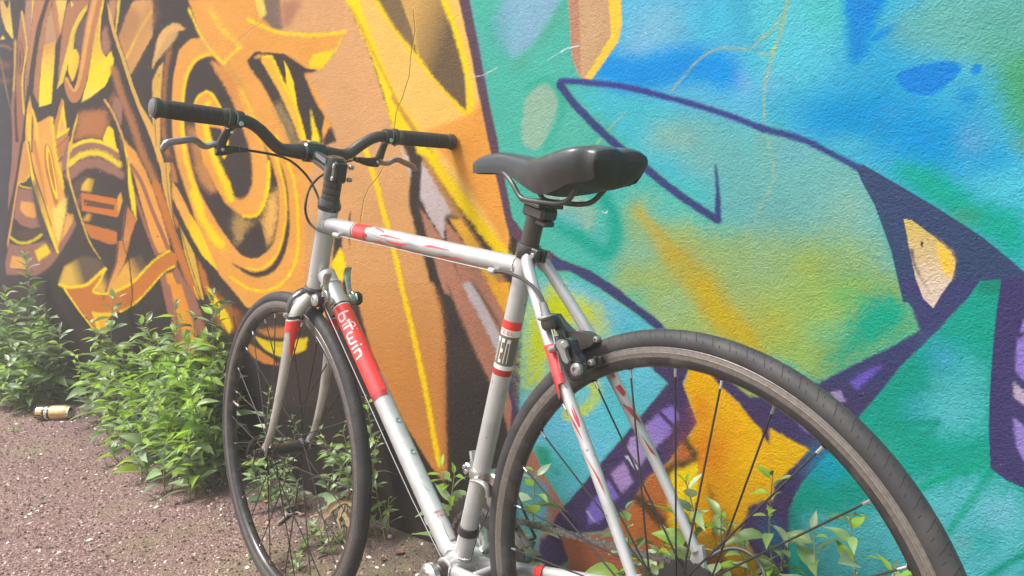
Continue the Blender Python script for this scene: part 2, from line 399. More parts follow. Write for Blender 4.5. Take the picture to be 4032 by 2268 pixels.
    f('G',Y,'1030,1190 1075,1230 1115,1450 1000,1370 975,1325',2)
    s('H',(252,212,60),40,'600,110 680,50 780,5 870,-12 980,10 1080,60 1110,90',3); s('H',MV,58,'600,180 670,115 780,52 880,32 1000,60 1115,130',4); s('H',(246,206,76),58,'650,220 760,130 880,100 1000,125 1130,215',6); s('H',MV,95,'660,320 770,225 880,195 1000,225 1140,310',6)
    s('H',(252,212,60),30,'540,160 605,80',3); s('H',MV,45,'555,240 615,160',3); f('H',O,'540,170 600,200 590,330 560,260',4); f('G',(196,128,82),'510,1430 660,1290 640,1449 540,1520',4)
    f('H',K,'680,370 760,320 860,285 960,300 1040,345 1060,300 1150,350 1200,480 1150,600 1115,720 1110,850 1040,1000 860,900 790,750 690,560',4); f('H',(110,84,76),'690,420 780,330 860,300 780,440 700,500',10,al=.8)
    f('H',(232,188,78),'830,345 900,355 870,475 768,455 785,400',4,g=((120,80,55),'820,420 920,440')); f('H',(206,120,62),'768,480 1112,538 1118,714 778,650',2); f('H',(228,168,80),'1112,538 1150,470 1165,560 1118,712',3); f('H',(104,72,54),'795,542 1090,598 1085,646 800,602',1.5); f('H',(200,115,60),'805,590 835,560 815,600',1)
    f('H',(225,170,70),'830,680 880,690 850,755 788,742',5,g=((130,80,50),'820,700 890,740')); f('H',(196,116,62),'790,770 1110,850 1110,965 1040,970 860,905',3)
    f('H',(155,112,106),'635,0 662,0 645,150 628,270 585,265 600,120',3); f('G',(230,190,78),'742,1075 736,1150 697,1280 682,1449 650,1449 700,1200',2); s('H',(232,190,78),24,'668,0 650,150 648,300 700,500 770,720 840,920 900,1030 955,1112',2,w1=6)
    f('H',(155,105,100),'700,600 770,470 780,560 730,640',6,al=.6)
    # arm of orange and mauve
    f('P',(232,160,86),'488,560 530,590 575,680 600,740 640,860 668,960 665,985 625,1000 600,960 580,880 550,780 530,700 505,640',3); s('P',(156,104,88),15,'514,650 556,715 600,830 640,925 662,980',2); s('P',(156,104,88),13,'533,770 570,880 600,960 618,1000',3)
    f('H',(242,212,46),'1150,0 1190,40 1225,180 1250,350 1275,460 1290,580 1302,745 1255,640 1215,400 1185,180',2); f('P',K,'470,520 485,560 500,640 505,760 500,830 490,800 495,700 480,600',3)
    f('H',(196,126,76),'1210,600 1300,740 1240,900 1180,1130 1050,1380 990,1480 1100,1200 1160,950',3,g=((228,160,90),'1230,750 1120,1150')); s('H',(140,92,84),18,'1205,600 1180,760 1160,950 1105,1200 1000,1449',2)
    # bottles at left
    f('G',(198,132,82),'585,930 608,960 602,1080 635,1230 668,1210 640,1300 520,1410 495,1230 540,1100',2); f('G',(242,208,70),'604,960 612,1050 634,1225 665,1212 640,1260 535,1318 560,1180',2); f('G',(235,170,90),'585,1090 618,1220 560,1270',2)
    f('G',(236,168,94),'285,910 305,1040 355,1170 480,1100 500,1250 522,1449 550,1582 600,1772 632,1950 600,2150 560,2352 545,2407 480,2252 400,2052 330,1802 290,1602 245,1352 240,1250 255,1050',2)
    s('G',(250,210,60),24,'492,1120 520,1400 545,1560 585,1700 600,1790',3); s('G',(250,210,60),16,'305,1040 345,1180 360,1449 390,1700 430,1900 490,2150',3); f('G',K,'300,1080 315,1130 312,1449 292,1449',2); f('G',(240,200,70),'250,1100 300,1080 292,1449 262,1300',3)
    s('H',(206,134,76),44,'325,0 375,250 415,460 440,600',4,w1=20); s('H',K,20,'268,0 300,200 360,400 430,600 490,800',2,w1=8); s('H',Y,26,'250,0 285,200 330,420 400,640 480,850 548,1045',2)
    f('H',(192,122,62),'440,12 480,60 522,250 552,450 550,600 530,625 480,450 430,250 420,80',1.5,1); f('H',(246,210,60),'450,22 477,90 512,250 550,480 540,548 500,450 455,250 438,100',1.5,1); f('H',(190,122,62),'460,88 482,150 522,380 527,472 495,380 463,230',1.5,1)
    f('H',(238,216,118),'555,600 632,500 628,650 577,870 560,980 520,850 500,640',8)
    f('H',MV,'120,0 215,0 180,250 150,420 100,560 75,650 85,400 110,200',2); f('H',(218,152,92),'225,0 252,0 290,230 285,330 180,395 172,430 120,760 75,1020 65,960 105,740 150,450 190,200',2); s('H',K,22,'205,0 170,250 130,480 85,680',2)
    s('H',(218,190,56),15,'278,310 235,370 185,380 195,415 300,440',2); f('H',MV,'175,440 310,452 350,700 395,805 300,822 200,790 135,720 150,580',3); f('H',(228,162,92),'200,560 330,578 352,705 320,722 240,700 190,640',3); s('H',(86,74,72),60,'330,400 360,600 420,850 500,1000',10,al=.9)
    f('H',(90,66,56),'170,830 400,830 390,880 250,930 160,900',8); s('H',(216,190,52),26,'105,905 165,948 250,958 340,920 392,880',3); f('H',MV,'90,960 180,985 330,965 440,930 560,1050 500,1130 400,1210 300,1260 60,1260 48,1150',3); f('H',(228,162,92),'115,1080 250,1100 240,1205 92,1192',2); f('H',(246,206,62),'330,1035 440,962 482,1050 365,1135',4)
    f('H',(236,172,100),'628,680 690,690 702,770 620,900 570,1000 590,850',6); s('H',MV,42,'705,780 640,900 580,1000 500,1120 400,1215 310,1255',3); s('H',(86,74,72),40,'440,930 490,1000 520,1060',8,w1=10)
    s('H',(246,208,60),30,'480,850 548,1045',2,w1=20)
    # ribbon low left
    f('D',(226,182,92),'550,215 620,175 700,120 860,160 905,230 740,375 540,400 503,350',5,g=((100,84,70),'600,250 700,230')); f('D',(232,172,86),'890,450 1060,200 1110,150 1200,110 1260,230 1130,360 1020,420',4,g=((96,80,66),'1090,260 1190,200'))
    f('D',(196,118,62),'545,400 740,380 890,235 860,330 790,430 880,458 940,445 1020,420 1120,360 1250,230 1330,150 1449,75 1510,120 1500,210 1400,262 1285,385 1180,500 1100,560 1000,608 800,608 810,755 700,600 600,480',2)
    f('D',(222,172,88),'890,240 850,335 800,425 885,445 930,350 905,260',4,g=((110,90,72),'850,360 910,330'))
    f('P',(200,128,78),'468,950 510,950 490,1035 440,1125 408,1178 430,1110 462,1030',2,g=((230,165,90),'490,960 450,1120')); s('P',(140,92,84),7,'466,950 455,1040 430,1110 407,1180',2)
    s('D',Y,26,'508,368 560,388 640,388 740,368 830,292 897,233',3); s('D',Y,18,'895,235 850,340 795,428 880,446 940,440 1020,412 1130,352 1235,240 1330,150 1444,78',3); s('D',Y,13,'1495,210 1400,262 1290,383 1180,503 1100,560 1020,604',3); s('D',Y,15,'545,400 620,510 700,622 800,748',2)
    f('D',(238,170,62),'785,600 960,612 920,660 905,780 870,850 850,830 815,740',2); s('D',Y,20,'797,612 850,760 872,845',3); s('D',(236,200,50),24,'797,615 880,628 965,612',4)
    # arm under ribbon
    f('F',(158,106,92),'75,1105 125,1060 150,1160 200,1449 150,1449',3); f('F',(236,158,76),'125,1060 190,1040 260,1200 345,1449 205,1449',3); f('F',(160,108,94),'190,1040 235,985 310,1130 420,1320 470,1449 340,1449',3)
    f('B1',(158,106,92),'808,0 848,0 880,150 935,330 870,300 850,150',3); f('B1',(232,152,70),'846,0 905,0 955,150 1000,310 980,400 925,320 880,150',4); f('B1',(160,108,94),'903,0 945,0 1015,190 1050,370 1000,350 955,170',4)
    # strips left of the O
    f('F',(216,168,94),'75,0 168,0 185,330 200,520 232,660 205,600 165,480 130,350 95,200',2); s('F',(70,60,56),6,'125,0 140,200 165,400 215,600',1); s('F',(50,44,42),9,'165,100 182,330 200,520 235,670',1)
    f('F',(186,120,76),'168,0 225,0 245,190 190,190',4); f('F',(196,120,66),'195,470 250,580 240,640 210,560',3)
    f('F',(232,166,92),'188,180 262,280 370,500 520,720 612,870 632,1035 600,1010 480,890 380,720 265,490 188,330',3,g=((255,208,10),'330,480 420,640')); 
    f('F',(218,176,82),'258,590 300,680 400,870 440,1060 492,1310 462,1295 385,1100 305,850',2); s('F',(60,52,48),6,'270,620 330,860 410,1120 470,1290',1); s('F',(230,195,60),10,'395,1180 425,1270 440,1300',2)
    f('F',(190,114,62),'420,900 505,1050 548,1200 505,1260 455,1100',5); f('F',(160,100,60),'548,1180 700,1330 860,1449 900,1600 620,1600',12)
    f('F',(238,200,50),'525,1170 600,1270 720,1440 760,1560 735,1640 640,1480 520,1240',3); s('P',(60,50,46),5,'918,1245 928,1290 934,1320',1)
    # big O
    f('E',O,'340,-150 1690,-150 1690,2900 900,2780 640,2470 390,1900 190,1350 180,900 195,600 250,330 400,190 440,150',3)
    f('E',(232,180,118),'310,130 215,75 120,120 50,230 10,420 0,520 40,430 150,300 240,160',4,1); f('E',(206,164,114),'235,150 150,190 70,320 30,440 130,330 220,220',8,1)
    f('E',(222,172,98),'0,620 50,510 105,440 85,700 75,1000 70,1300 50,1401 0,1000',3); s('E',(90,78,66),6,'65,560 35,800 25,1000 40,1250',1.5); s('E',(222,186,72),26,'70,600 45,760 35,900',4)
    s('E',K,62,'430,190 300,205 225,320 180,500 155,700 150,900 170,1150 215,1400 285,1620 375,1880',4,w1=30); s('E',(172,112,76),34,'165,330 130,500 115,700 105,900 110,1150 160,1350',8)
    s('E',(250,210,70),22,'345,-60 450,170 560,340 680,455',4); s('E',(250,212,80),24,'680,450 760,370 850,290',5); s('E',(248,206,80),28,'560,-60 640,110 730,200 830,290',8); s('E',(150,130,90),16,'700,470 790,580 870,720 935,860 1000,1040',8,al=.7)
    f('E',(186,150,110),'430,190 540,250 560,380 480,300',14,al=.5); f('E',(250,206,70),'840,700 920,860 1000,1030 930,1020 860,900 800,740',10,al=.8)
    s('E',(252,212,44),24,'545,372 430,412 352,505 310,650 288,850 284,1050 305,1300 340,1450 385,1600 470,1830',4,w1=40); f('E',(255,212,20),'400,1600 470,1850 560,2000 690,2180 660,2240 560,2150 430,1900 360,1700',8)
    f('E',K,'550,390 440,430 370,520 325,650 303,850 305,1050 345,1300 385,1480 460,1700 600,1950 700,2100 790,2220 870,2290 960,2310 1060,2270 1150,2170 1200,1950 1205,1750 1190,1600 1150,1450 1100,1300 1000,1100 850,800 700,550 610,430',3,1)
    f('E',(186,128,84),'330,1060 450,1060 480,1300 560,1480 640,1650 560,1640 470,1500 400,1380',14); f('E',(192,132,86),'385,1401 500,1401 620,1650 560,1700 470,1600',12)
    f('E',(216,146,86),'545,420 690,500 800,650 900,850 990,1050 1080,1300 1112,1450 1100,1650 1060,1820 1000,1900 920,1932 800,1880 710,1790 760,1735 850,1755 920,1700 948,1600 950,1401 905,1200 835,1000 770,830 690,680 600,540',5,g=((240,168,92),'800,750 1050,1500')); 
    s('E',(250,206,60),20,'820,700 900,880 990,1100 1075,1330',9,al=.6)
    f('E',(232,162,84),'395,850 430,760 510,715 590,760 640,860 672,1000 722,1150 712,1300 690,1365 662,1345 690,1200 650,1080 540,1060 562,1200 640,1420 745,1600 770,1760 740,1810 700,1800 620,1660 545,1500 480,1401 440,1200 400,1000',3)
    s('E',(250,212,50),20,'400,860 430,790 510,728 580,770 645,880',3); s('E',(252,212,40),34,'545,825 505,870 508,1050 540,1200 600,1380 670,1540 745,1740',6,w1=70); s('E',(252,212,40),26,'712,1200 695,1300 680,1345',3)
    s('E',(255,214,30),34,'1105,1401 1100,1600 1055,1800 980,1905 860,1905',4,w1=30)
    f('E',(228,174,104),'1040,1960 1110,1700 1195,1650 1203,1850 1165,2080 1085,2215 1062,2080',14); f('E',(196,156,100),'800,2210 930,1990 1025,1950 900,1950 780,1870 760,2000',14,al=.75); f('E',K,'1022,1955 1062,2100 1085,2235 1010,2300 940,2312 860,2282 798,2225 900,2110',3)
    s('E',(252,210,50),22,'1080,1100 1190,1401 1240,1550 1265,1700 1272,1900 1245,2100 1180,2280 1100,2370 1000,2420 880,2400',3,w1=14); f('E',K,'1215,1390 1265,1550 1290,1700 1302,1900 1305,2050 1270,2230 1210,2370 1120,2460 1000,2492 900,2465 820,2410 750,2355 850,2400 950,2440 1050,2430 1140,2370 1210,2250 1255,2100 1282,1900 1275,1700 1250,1560',3,1)
    s('E',(252,212,50),24,'1180,1150 1290,1401 1350,1600 1380,1850 1388,2100 1370,2300 1320,2440 1230,2550 1120,2610 1000,2620 880,2580 740,2490',4,w1=20)
    f('W',(192,126,80),'370,455 520,430 700,420 720,480 660,535 500,522',8); f('W',(226,196,58),'358,505 480,552 640,565 760,540 880,520 860,640 760,715 640,725 560,700 450,640 390,575',3); s('W',(150,130,60),14,'470,552 560,590 650,600 740,580',6,al=.8); s('W',K,26,'345,462 420,510 520,538 660,545',3); f('W',(204,132,72),'300,580 400,640 500,705 610,800 560,800 450,775 370,740 285,650',3); s('W',K,26,'365,555 450,655 560,715 660,745',4); f('W',K,'620,715 900,640 1000,400 1100,600 1100,1200 500,1200 600,800',4)
    # black Y piece
    f('E',K,'898,430 960,360 1030,322 1250,332 1500,352 1545,392 1510,480 1585,540 1440,552 1520,750 1580,870 1645,960 1615,1100 1630,1300 1560,1300 1480,1210 1420,1262 1340,1262 1250,1050 1150,850 1040,650 930,510',4); f('E',(232,170,96),'1000,380 1090,375 1020,410 960,405',5); f('E',(150,130,98),'1150,850 1230,830 1340,1050 1422,1260 1340,1262 1250,1050',14)
    f('E',(240,180,84),'1025,415 1080,385 1135,378 1200,545 1300,720 1372,880 1475,1220 1425,1255 1330,1000 1200,720 1060,480',3); s('E',Y,26,'1100,395 1150,430 1230,620 1330,800 1390,960 1450,1215',4); s('E',Y,20,'1045,400 1120,390',3)
    f('E',Y,'1248,425 1300,520 1342,640 1370,800 1380,920 1330,780 1272,655 1272,560',2); f('E',Y,'1503,885 1550,1050 1592,1170 1592,1310 1500,1290 1520,1130 1510,1000',3); f('E',O,'1640,970 1700,1030 1640,1175 1618,1090',2)
    f('A2',K,'375,630 408,705 390,745 335,745 345,690',3); f('A2',(240,178,90),'120,820 250,740 400,800 300,900 250,1449 60,1449 230,1200',8,al=.0)
    # brown field
    f('A2',(218,165,122),'130,-60 430,-60 560,220 690,620 730,700 770,790 780,880 785,1010 830,1170 880,1290 915,1460 380,1470 330,1440 300,1460 250,1400 260,1000 300,745 410,700 375,600 350,560 330,480 262,375 330,345 452,160 300,165 170,160 100,140 130,60',5,g=((211,154,105),'600,700 600,1430'))
    f('A2',O,'-40,110 60,140 150,160 300,168 452,158 400,250 330,345 262,340 150,265 40,260 -60,230',3); s('A2',(250,214,70),15,'-30,95 60,138 150,163 300,175 455,158',4); f('A2',(250,212,60),'450,160 420,230 335,345 270,330 290,270 400,250',5)
    f('A2',(126,104,94),'55,-40 130,-20 145,150 90,140 35,85',5); f('A2',(235,208,110),'0,-20 42,-20 62,75 30,92',4); f('A2',(180,126,104),'135,0 245,0 170,140 140,130',14)
    f('A2',K,'200,600 262,375 330,480 352,570 375,640 340,700 300,640 230,560',3,al=.0)
    # big yellow rays
    f('A2',(244,194,116),'490,-60 1010,-60 1040,60 1115,250 1150,500 1200,700 1262,1150 1262,1290 1170,1200 1000,960 830,760 740,640 620,350 540,140',3)
    f('A2',(250,214,48),'425,-60 500,-60 560,120 630,300 700,460 770,570 830,650 930,800 830,760 760,680 690,650 640,450 560,220',4); s('A2',(206,148,86),9,'480,40 530,130 590,260 640,360 700,480',4); s('A2',(206,148,86),24,'690,480 740,560 800,650 880,760',4)
    s('A2',(250,208,60),64,'600,-40 720,140 830,290 950,430 1070,575',7,w1=40); f('A2',(128,104,78),'590,-40 720,-40 790,160 812,275 700,140',4); f('A2',(210,166,104),'715,-40 940,-40 1000,150 1050,350 1057,555 930,430 820,285 785,140',4,g=((108,90,70),'760,150 960,200'))
    s('A2',(252,212,66),30,'925,-40 1000,150 1062,380 1075,570',4); f('A2',(236,164,88),'1080,560 1130,480 1200,760 1262,1100 1262,1250 1150,1060 1000,840 840,650 990,600',10)
    s('A2',(252,210,40),58,'835,745 1000,960 1100,1090 1262,1290',7,w1=50); s('A2',(182,134,88),56,'835,800 960,1000 1060,1160 1190,1340 1262,1450',8,w1=40)
    f('A2',(202,184,190),'828,790 900,915 980,1050 948,1085 942,1195 880,1095 822,975',4); f('A2',(202,184,190),'725,735 762,780 795,900 776,880 745,795',3); f('A2',(182,130,110),'800,1010 870,1090 960,1230 1010,1350 1060,1460 950,1460 880,1300 820,1150',4); f('A2',(184,132,112),'948,1095 1000,1150 1130,1340 1190,1460 1060,1460 1000,1330 955,1200',5)
    s('A2',K,48,'812,790 800,900 792,1000 810,1080 835,1180 870,1290 910,1460',4); f('A2',(236,178,80),'965,1080 1030,1090 1120,1230 1240,1449 1190,1449 1080,1260',6); s('A2',(110,92,78),14,'955,1090 960,1075 1010,1080',4)
    f('P',K,'1316,935 1350,925 1346,980 1308,1032',3); f('P',K,'1345,1110 1362,1060 1385,1150 1385,1210 1360,1200',3); f('P',(250,214,40),'1306,1040 1340,972 1357,1015 1364,1060 1348,1112 1325,1100',3); s('P',K,5,'1372,900 1378,980',2,w1=2)
    s('A2',(252,210,40),24,'552,735 600,890 640,1040 690,1230 742,1449',4)
    # lower panel
    f('B2',(211,154,105),'495,-10 890,-10 935,140 952,300 950,600 962,960 935,975 870,890 720,640 640,520 560,250 520,100',4,g=((200,134,80),'690,-100 690,420')); s('B2',(252,208,30),24,'728,-10 780,200 830,420 870,620 905,820 925,900',4); s('B2',(170,110,70),20,'900,30 940,170 940,400 945,600 950,900',10,al=.6)
    f('B2',(182,128,108),'950,-10 1035,-10 1130,150 1225,375 1180,500 1100,340',4); f('B2',(205,192,198),'1030,-10 1095,-10 1170,130 1235,265 1222,372 1140,200',5); f('B2',(186,132,112),'1090,-10 1160,-10 1280,200 1270,340 1222,250',5); f('B2',(240,176,76),'1160,-10 1270,-10 1270,195',4); s('B2',(100,84,74),14,'1085,-10 1170,120 1240,240',6,al=.8); s('B2',(100,84,74),12,'960,0 1100,340 1185,520',5,al=.6)
    f('P',(178,122,102),'1975,1420 2002,1430 2020,1620 2010,1740 1985,1640 1970,1560',5)
    # ---- turquoise half
    f('A3',(140,182,208),'0,-80 295,-80 220,90 120,230 40,290 -20,230 -60,100',16); f('A3',(92,176,158),'300,-20 300,60 210,190 110,290 60,380 0,360 30,300 120,240 210,100',14); blob('A3',(105,175,190),-30,150,80,200,.6)
    f('A3',(98,184,220),'560,-80 1300,-80 1300,900 1000,760 700,640 440,400',30); blob('A3',(140,190,215),740,130,230,170,.9); blob('A3',(85,195,225),1060,90,260,150,.9); blob('A3',(150,180,220),640,240,110,90,.5)
    s('A3',(44,150,226),170,'480,330 650,370 800,330 960,320 1100,370',36); blob('A3',(58,148,224),560,470,140,70,.6); blob('A3',(140,180,220),1190,400,90,120,.6)
    f('A3',(88,188,205),'300,440 600,470 1262,660 1262,1200 1060,1090 700,820',20); blob('A3',(146,186,172),850,680,270,120,.95); blob('A3',(140,180,170),980,800,160,120,.8); blob('A3',(88,192,190),880,960,240,100,.8); blob('A3',(80,185,200),620,560,160,90,.5)
    f('A3',(90,188,180),'480,900 700,880 1262,1250 1262,1500 400,1500',40); f('A3',(155,182,120),'600,980 760,1000 1000,1150 1300,1150 1300,1500 500,1500',50); blob('A3',(90,190,185),790,1040,170,90,.9); blob('A3',(125,185,175),1150,1050,150,160,.7)
    f('A3',(186,174,82),'600,960 700,1080 830,1210 960,1320 1060,1460 850,1460 775,1300 700,1170 640,1060',14); blob('A3',(196,170,70),870,1270,120,110,.5)
    f('A3',(150,186,166),'100,470 190,412 247,480 242,560 185,700 130,742 75,705 70,600',6,1); s('A3',(70,176,152),34,'100,430 200,392 268,500 255,600 190,730',8); blob('A3',(105,185,165),330,650,150,130,.5)
    f('A3',(152,186,168),'150,900 330,930 440,1050 420,1150 280,1080 190,1050',18,al=.9); s('A3',(44,166,146),62,'440,930 520,1060 530,1200 480,1260 330,1160 180,1070',14); blob('A3',(100,185,190),300,1080,120,60,.8); blob('A3',(44,166,146),540,1180,70,130,.7); blob('A3',(90,175,155),60,960,60,130,.7); blob('A3',(120,190,185),650,1250,110,140,.6)
    blob('A3',(60,175,160),420,1350,110,90,.6)
    f('A3',(206,170,132),'300,-60 560,-60 562,130 545,205 415,392 372,402 345,360 318,290',3); f('A3',(192,142,118),'296,-60 348,-60 358,200 362,385 318,290',3); f('A3',(198,156,122),'500,-60 520,-60 512,170 420,310 380,390 440,250',6,al=.5); f('A3',(252,208,88),'492,-60 560,-60 562,130 546,207 412,395 384,388 515,172',2)
    # right quarter
    f('A4',(84,180,212),'-200,-80 1400,-80 1400,1500 1200,1260 480,830 0,600',24); f('A4',(100,198,212),'-60,-80 430,-80 420,200 250,420 0,420',50); blob('A4',(80,190,180),330,60,130,110,.8); blob('A4',(95,190,225),220,300,200,150,.7); blob('A4',(125,180,220),30,420,90,110,.7)
    f('A4',(20,138,214),'400,-80 650,-80 590,60 545,160 520,270 440,330 420,150',18); s('A4',(36,146,222),36,'560,190 650,135 800,70 1010,-30',6); f('A4',(110,182,178),'640,100 900,-60 1400,-60 1400,420 1000,300 650,250',40); blob('A4',(92,165,150),1230,100,220,200,.8); f('A4',(78,165,112),'1150,330 1400,200 1400,760 1250,700 1180,500',50,al=.9)
    blob('A4',(90,180,150),1150,250,140,140,.5); blob('A4',(24,142,212),480,580,520,190,.9); blob('A4',(22,144,216),860,690,400,240,.95); blob('A4',(30,150,215),620,330,260,260,.6); blob('A4',(70,160,215),650,560,130,70,.8); blob('A4',(28,150,215),1150,800,170,100,.8); blob('A4',(104,166,206),1050,690,130,110,.9); blob('A4',(100,150,130),1290,720,70,60,.8)
    blob('A4',(94,196,216),1200,940,230,150,.95); f('A4',(38,170,152),'620,800 850,830 1050,980 1320,1060 1320,1360 1100,1180 900,1050 700,920',36); blob('A4',(80,150,90),1000,1080,140,70,.6); blob('A4',(90,180,195),420,720,180,70,.6)
    f('A4',(32,136,218),'672,372 720,345 800,320 920,305 975,318 985,350 925,415 840,472 745,458 690,425',4,1); f('A4',(34,140,220),'1063,315 1085,325 1090,345 1070,368 1045,368 1038,345',3,1); blob('A4',(44,140,206),1020,480,85,60,1)
    # zone under the fin line
    f('A4',(116,180,178),'-40,625 200,700 480,840 560,1020 700,1460 -40,1460',8); blob('A4',(110,175,195),150,760,200,100,.6); blob('A4',(116,180,178),0,900,160,260,.6); blob('A4',(150,184,160),420,1050,180,150,.7); f('A4',(150,180,112),'-60,1180 300,1150 560,1200 640,1460 -60,1460',60,al=.85); blob('A4',(165,178,70),220,1330,160,110,.8); blob('A4',(60,170,120),470,1400,170,60,.7)
    f('B3',(160,182,112),'560,-60 1300,-60 1300,760 1180,620 1000,420 740,220',40); f('B3',(196,174,62),'840,-60 1030,-60 1080,60 1200,200 1300,300 1300,420 1050,250 940,120',30); blob('B3',(150,190,150),830,110,120,110,.9); blob('B3',(178,186,90),1130,420,140,160,.8); blob('B3',(100,185,160),640,60,120,80,.7); blob('B3',(170,180,100),1200,560,90,70,.9)
    f('B4',(152,182,104),'-40,-40 690,-40 785,215 280,490 200,430 0,330',24); f('B4',(40,164,136),'520,40 700,10 785,215 500,360 300,470 330,330',50); blob('B4',(80,175,110),420,60,150,90,.6); blob('B4',(188,176,66),30,190,170,160,.75); blob('B4',(110,185,140),330,250,170,90,.7)
    # lines
    DL=(62,70,122)
    f('A3',(116,180,178),'900,530 1300,650 1340,1200 1050,1100 980,900',70,al=.8)
    f('A3',(150,180,130),'1100,1150 1400,1150 1400,1460 1100,1460',60,al=.7)
    s('A3',(165,182,140),12,'1270,175 1200,240 1060,238 980,272 920,322 855,400 800,460',3,al=.85,w1=7); s('A3',(170,186,140),7,'585,555 500,640 430,730',4,al=.8); s('A4',(158,186,154),18,'135,-30 95,150 45,300 12,450 10,600',4,w1=10,al=.9); s('A4',(158,186,154),12,'110,60 60,140 0,190',4,al=.85); s('A4',(158,186,154),12,'-20,262 30,268 60,240',4,al=.85); s('A4',(162,186,150),9,'20,660 60,830 40,940 -20,1050 -60,1200',5,al=.6)
    s('A3',(66,72,140),31,'262,430 262,405 290,402 400,410 560,427 700,460 900,512 1100,575 1270,640',2); s('A4',(60,74,132),34,'-10,634 200,692 350,765 500,845',2); s('A3',DL,40,'262,425 330,515 450,640 570,745 680,832 800,930 950,1035 1040,1090',2); s('A3',DL,34,'1042,1090 1042,1020 1040,920 1030,820',3,w1=10)
    # stripe between halves
    f('P',(98,74,90),'1800,-100 1852,-100 1849,0 1880,150 1905,280 1930,420 1957,540 1967,603 1999,762 2018,857 2062,915 2130,985 2160,985 2215,1025 2320,1065 2440,1147 2385,1147 2240,1065 2190,1070 2175,1098 2120,1060 2043,950 2005,921 1992,873 1961,730 1932,597 1919,540 1880,350 1840,150 1806,0',3)
    s('P',(120,150,190),8,'1862,0 1895,200 1915,330',8,al=.4); f('P',(66,70,110),'2170,1000 2215,1025 2320,1065 2450,1147 2385,1147 2240,1065 2180,1060',3)
    f('P',(84,66,100),'1990,1500 2000,1380 2035,1230 2068,1200 2055,1330 2050,1480 2045,1640 2010,1700 2015,1600',3)
    # triangle, eye
    f('A4',(62,78,112),'470,835 500,815 700,930 900,1050 1100,1180 1310,1355 1310,1500 700,1500 640,1240 560,1020 490,890',2)
    f('B4',(66,70,112),'685,-30 1340,-30 1340,60 1090,-30 1030,60 870,240 700,400 590,540 480,665 330,850 200,985 110,1150 60,1300 60,1500 -60,1500 -60,560 100,560 270,500 450,400 660,300 787,228',2)
    f('B4',(72,62,98),'590,540 480,665 330,850 200,985 110,1150 60,1300 60,1500 -60,1500 -60,560 270,500',30,al=.8)
    f('A4',(214,190,116),'703,1085 740,1090 850,1170 940,1250 962,1310 942,1390 890,1460 850,1530 800,1480 762,1380 735,1250',2,0,g=((226,206,190),'760,1150 800,1450')); f('A4',(248,206,92),'850,1175 940,1250 960,1310 940,1385 890,1330 870,1240',9); s('A4',(66,56,96),13,'742,1240 765,1330 830,1449',3,w1=3); f('P',(60,50,40),'3628,948 3636,955 3632,975 3624,965',1)
    f('B4',(36,160,142),'1085,-20 1192,-20 1162,250 1137,500 1130,780 1135,912 1340,1020 1340,1600 60,1600 90,1250 200,985 480,665 700,400 870,240 1030,60',2); f('A4',(40,142,122),'1065,1460 1085,1400 1190,1388 1192,1460',4)
    f('B4',(82,182,186),'880,420 1060,330 1130,450 1120,700 980,760 840,720 780,620',40,al=.9); blob('B4',(84,165,208),900,360,120,110,.9); blob('B4',(86,160,200),760,620,90,90,.6); blob('B4',(105,192,205),950,620,150,150,.8)
    f('B4',(100,188,200),'700,1000 1100,960 1340,1050 1340,1500 300,1500 150,1250 500,1120',50,al=.9); blob('B4',(130,195,215),1190,1130,150,110,.8); blob('B4',(44,160,200),330,900,150,120,.9); blob('B4',(40,150,140),480,1040,160,80,.7); blob('B4',(110,195,210),260,1200,140,100,.8); blob('B4',(60,165,150),620,820,170,110,.8); blob('B4',(40,165,160),1090,1280,150,80,.7); blob('B4',(120,180,180),1000,1290,80,60,.6)
    s('B4',(30,152,132),26,'600,695 720,695 880,680',8); s('B4',(30,152,132),20,'760,800 820,740 880,690',9); s('B4',(34,166,138),38,'790,1010 900,960 1000,920 1125,885',9); s('B4',(34,160,134),36,'1135,930 1060,1050 1000,1130 930,1230',9,al=.8); s('B4',(30,150,130),36,'1130,1449 1220,1390 1330,1330',10)
    f('B4',(70,65,110),'1190,-30 1340,-30 1340,1030 1303,1012 1210,970 1135,912 1128,700 1135,500 1150,300 1165,150',2); f('B4',(150,132,208),'1283,190 1340,150 1340,470 1303,480 1258,425 1272,260',4); f('B4',(192,176,198),'1250,480 1340,560 1340,620 1300,600 1255,560',5); f('B4',(156,140,208),'1248,660 1340,740 1340,900 1303,880 1265,800',5); s('B4',(60,50,95),16,'1285,180 1275,260 1303,240',3)
    f('B4',(120,102,200),'440,480 520,432 605,400 545,462 470,522',6); f('B4',(160,146,192),'335,535 390,528 418,580 380,590',5); f('B4',(130,110,200),'150,640 240,690 280,760 200,720',6); f('B4',(232,186,52),'-60,650 10,700 237,820 160,900 60,1000 -60,1060',3)
    # inside the rear wheel
    f('B3',(112,190,214),'90,-20 330,-20 560,100 730,220 800,330 800,420 700,410 790,490 620,700 450,900 290,1095 130,820 60,600',14); f('B3',(196,206,44),'90,130 230,-20 330,60 440,90 500,200 490,300 400,300 280,200 200,400 150,520 70,560',40); blob('B3',(120,172,212),385,235,90,75,1); blob('B3',(80,182,190),620,250,150,110,.9)
    s('B3',(202,208,40),56,'300,650 380,620 430,560 430,500 380,440',10); blob('B3',(126,198,192),350,545,75,70,1); blob('B3',(80,190,190),560,620,230,200,.7); blob('B3',(62,176,168),260,900,170,140,.8); f('B3',(52,160,130),'140,800 210,820 215,900 180,910 140,860',8); blob('B3',(110,195,215),640,430,110,60,.6)
    f('B3',(176,120,104),'85,820 130,830 190,960 290,1120 260,1250 150,1340 60,1000',3); f('B3',(90,168,182),'40,900 130,950 200,1010 200,1180 130,1340 40,1360',16,al=.9); blob('B3',(50,140,110),240,935,26,26,.8)
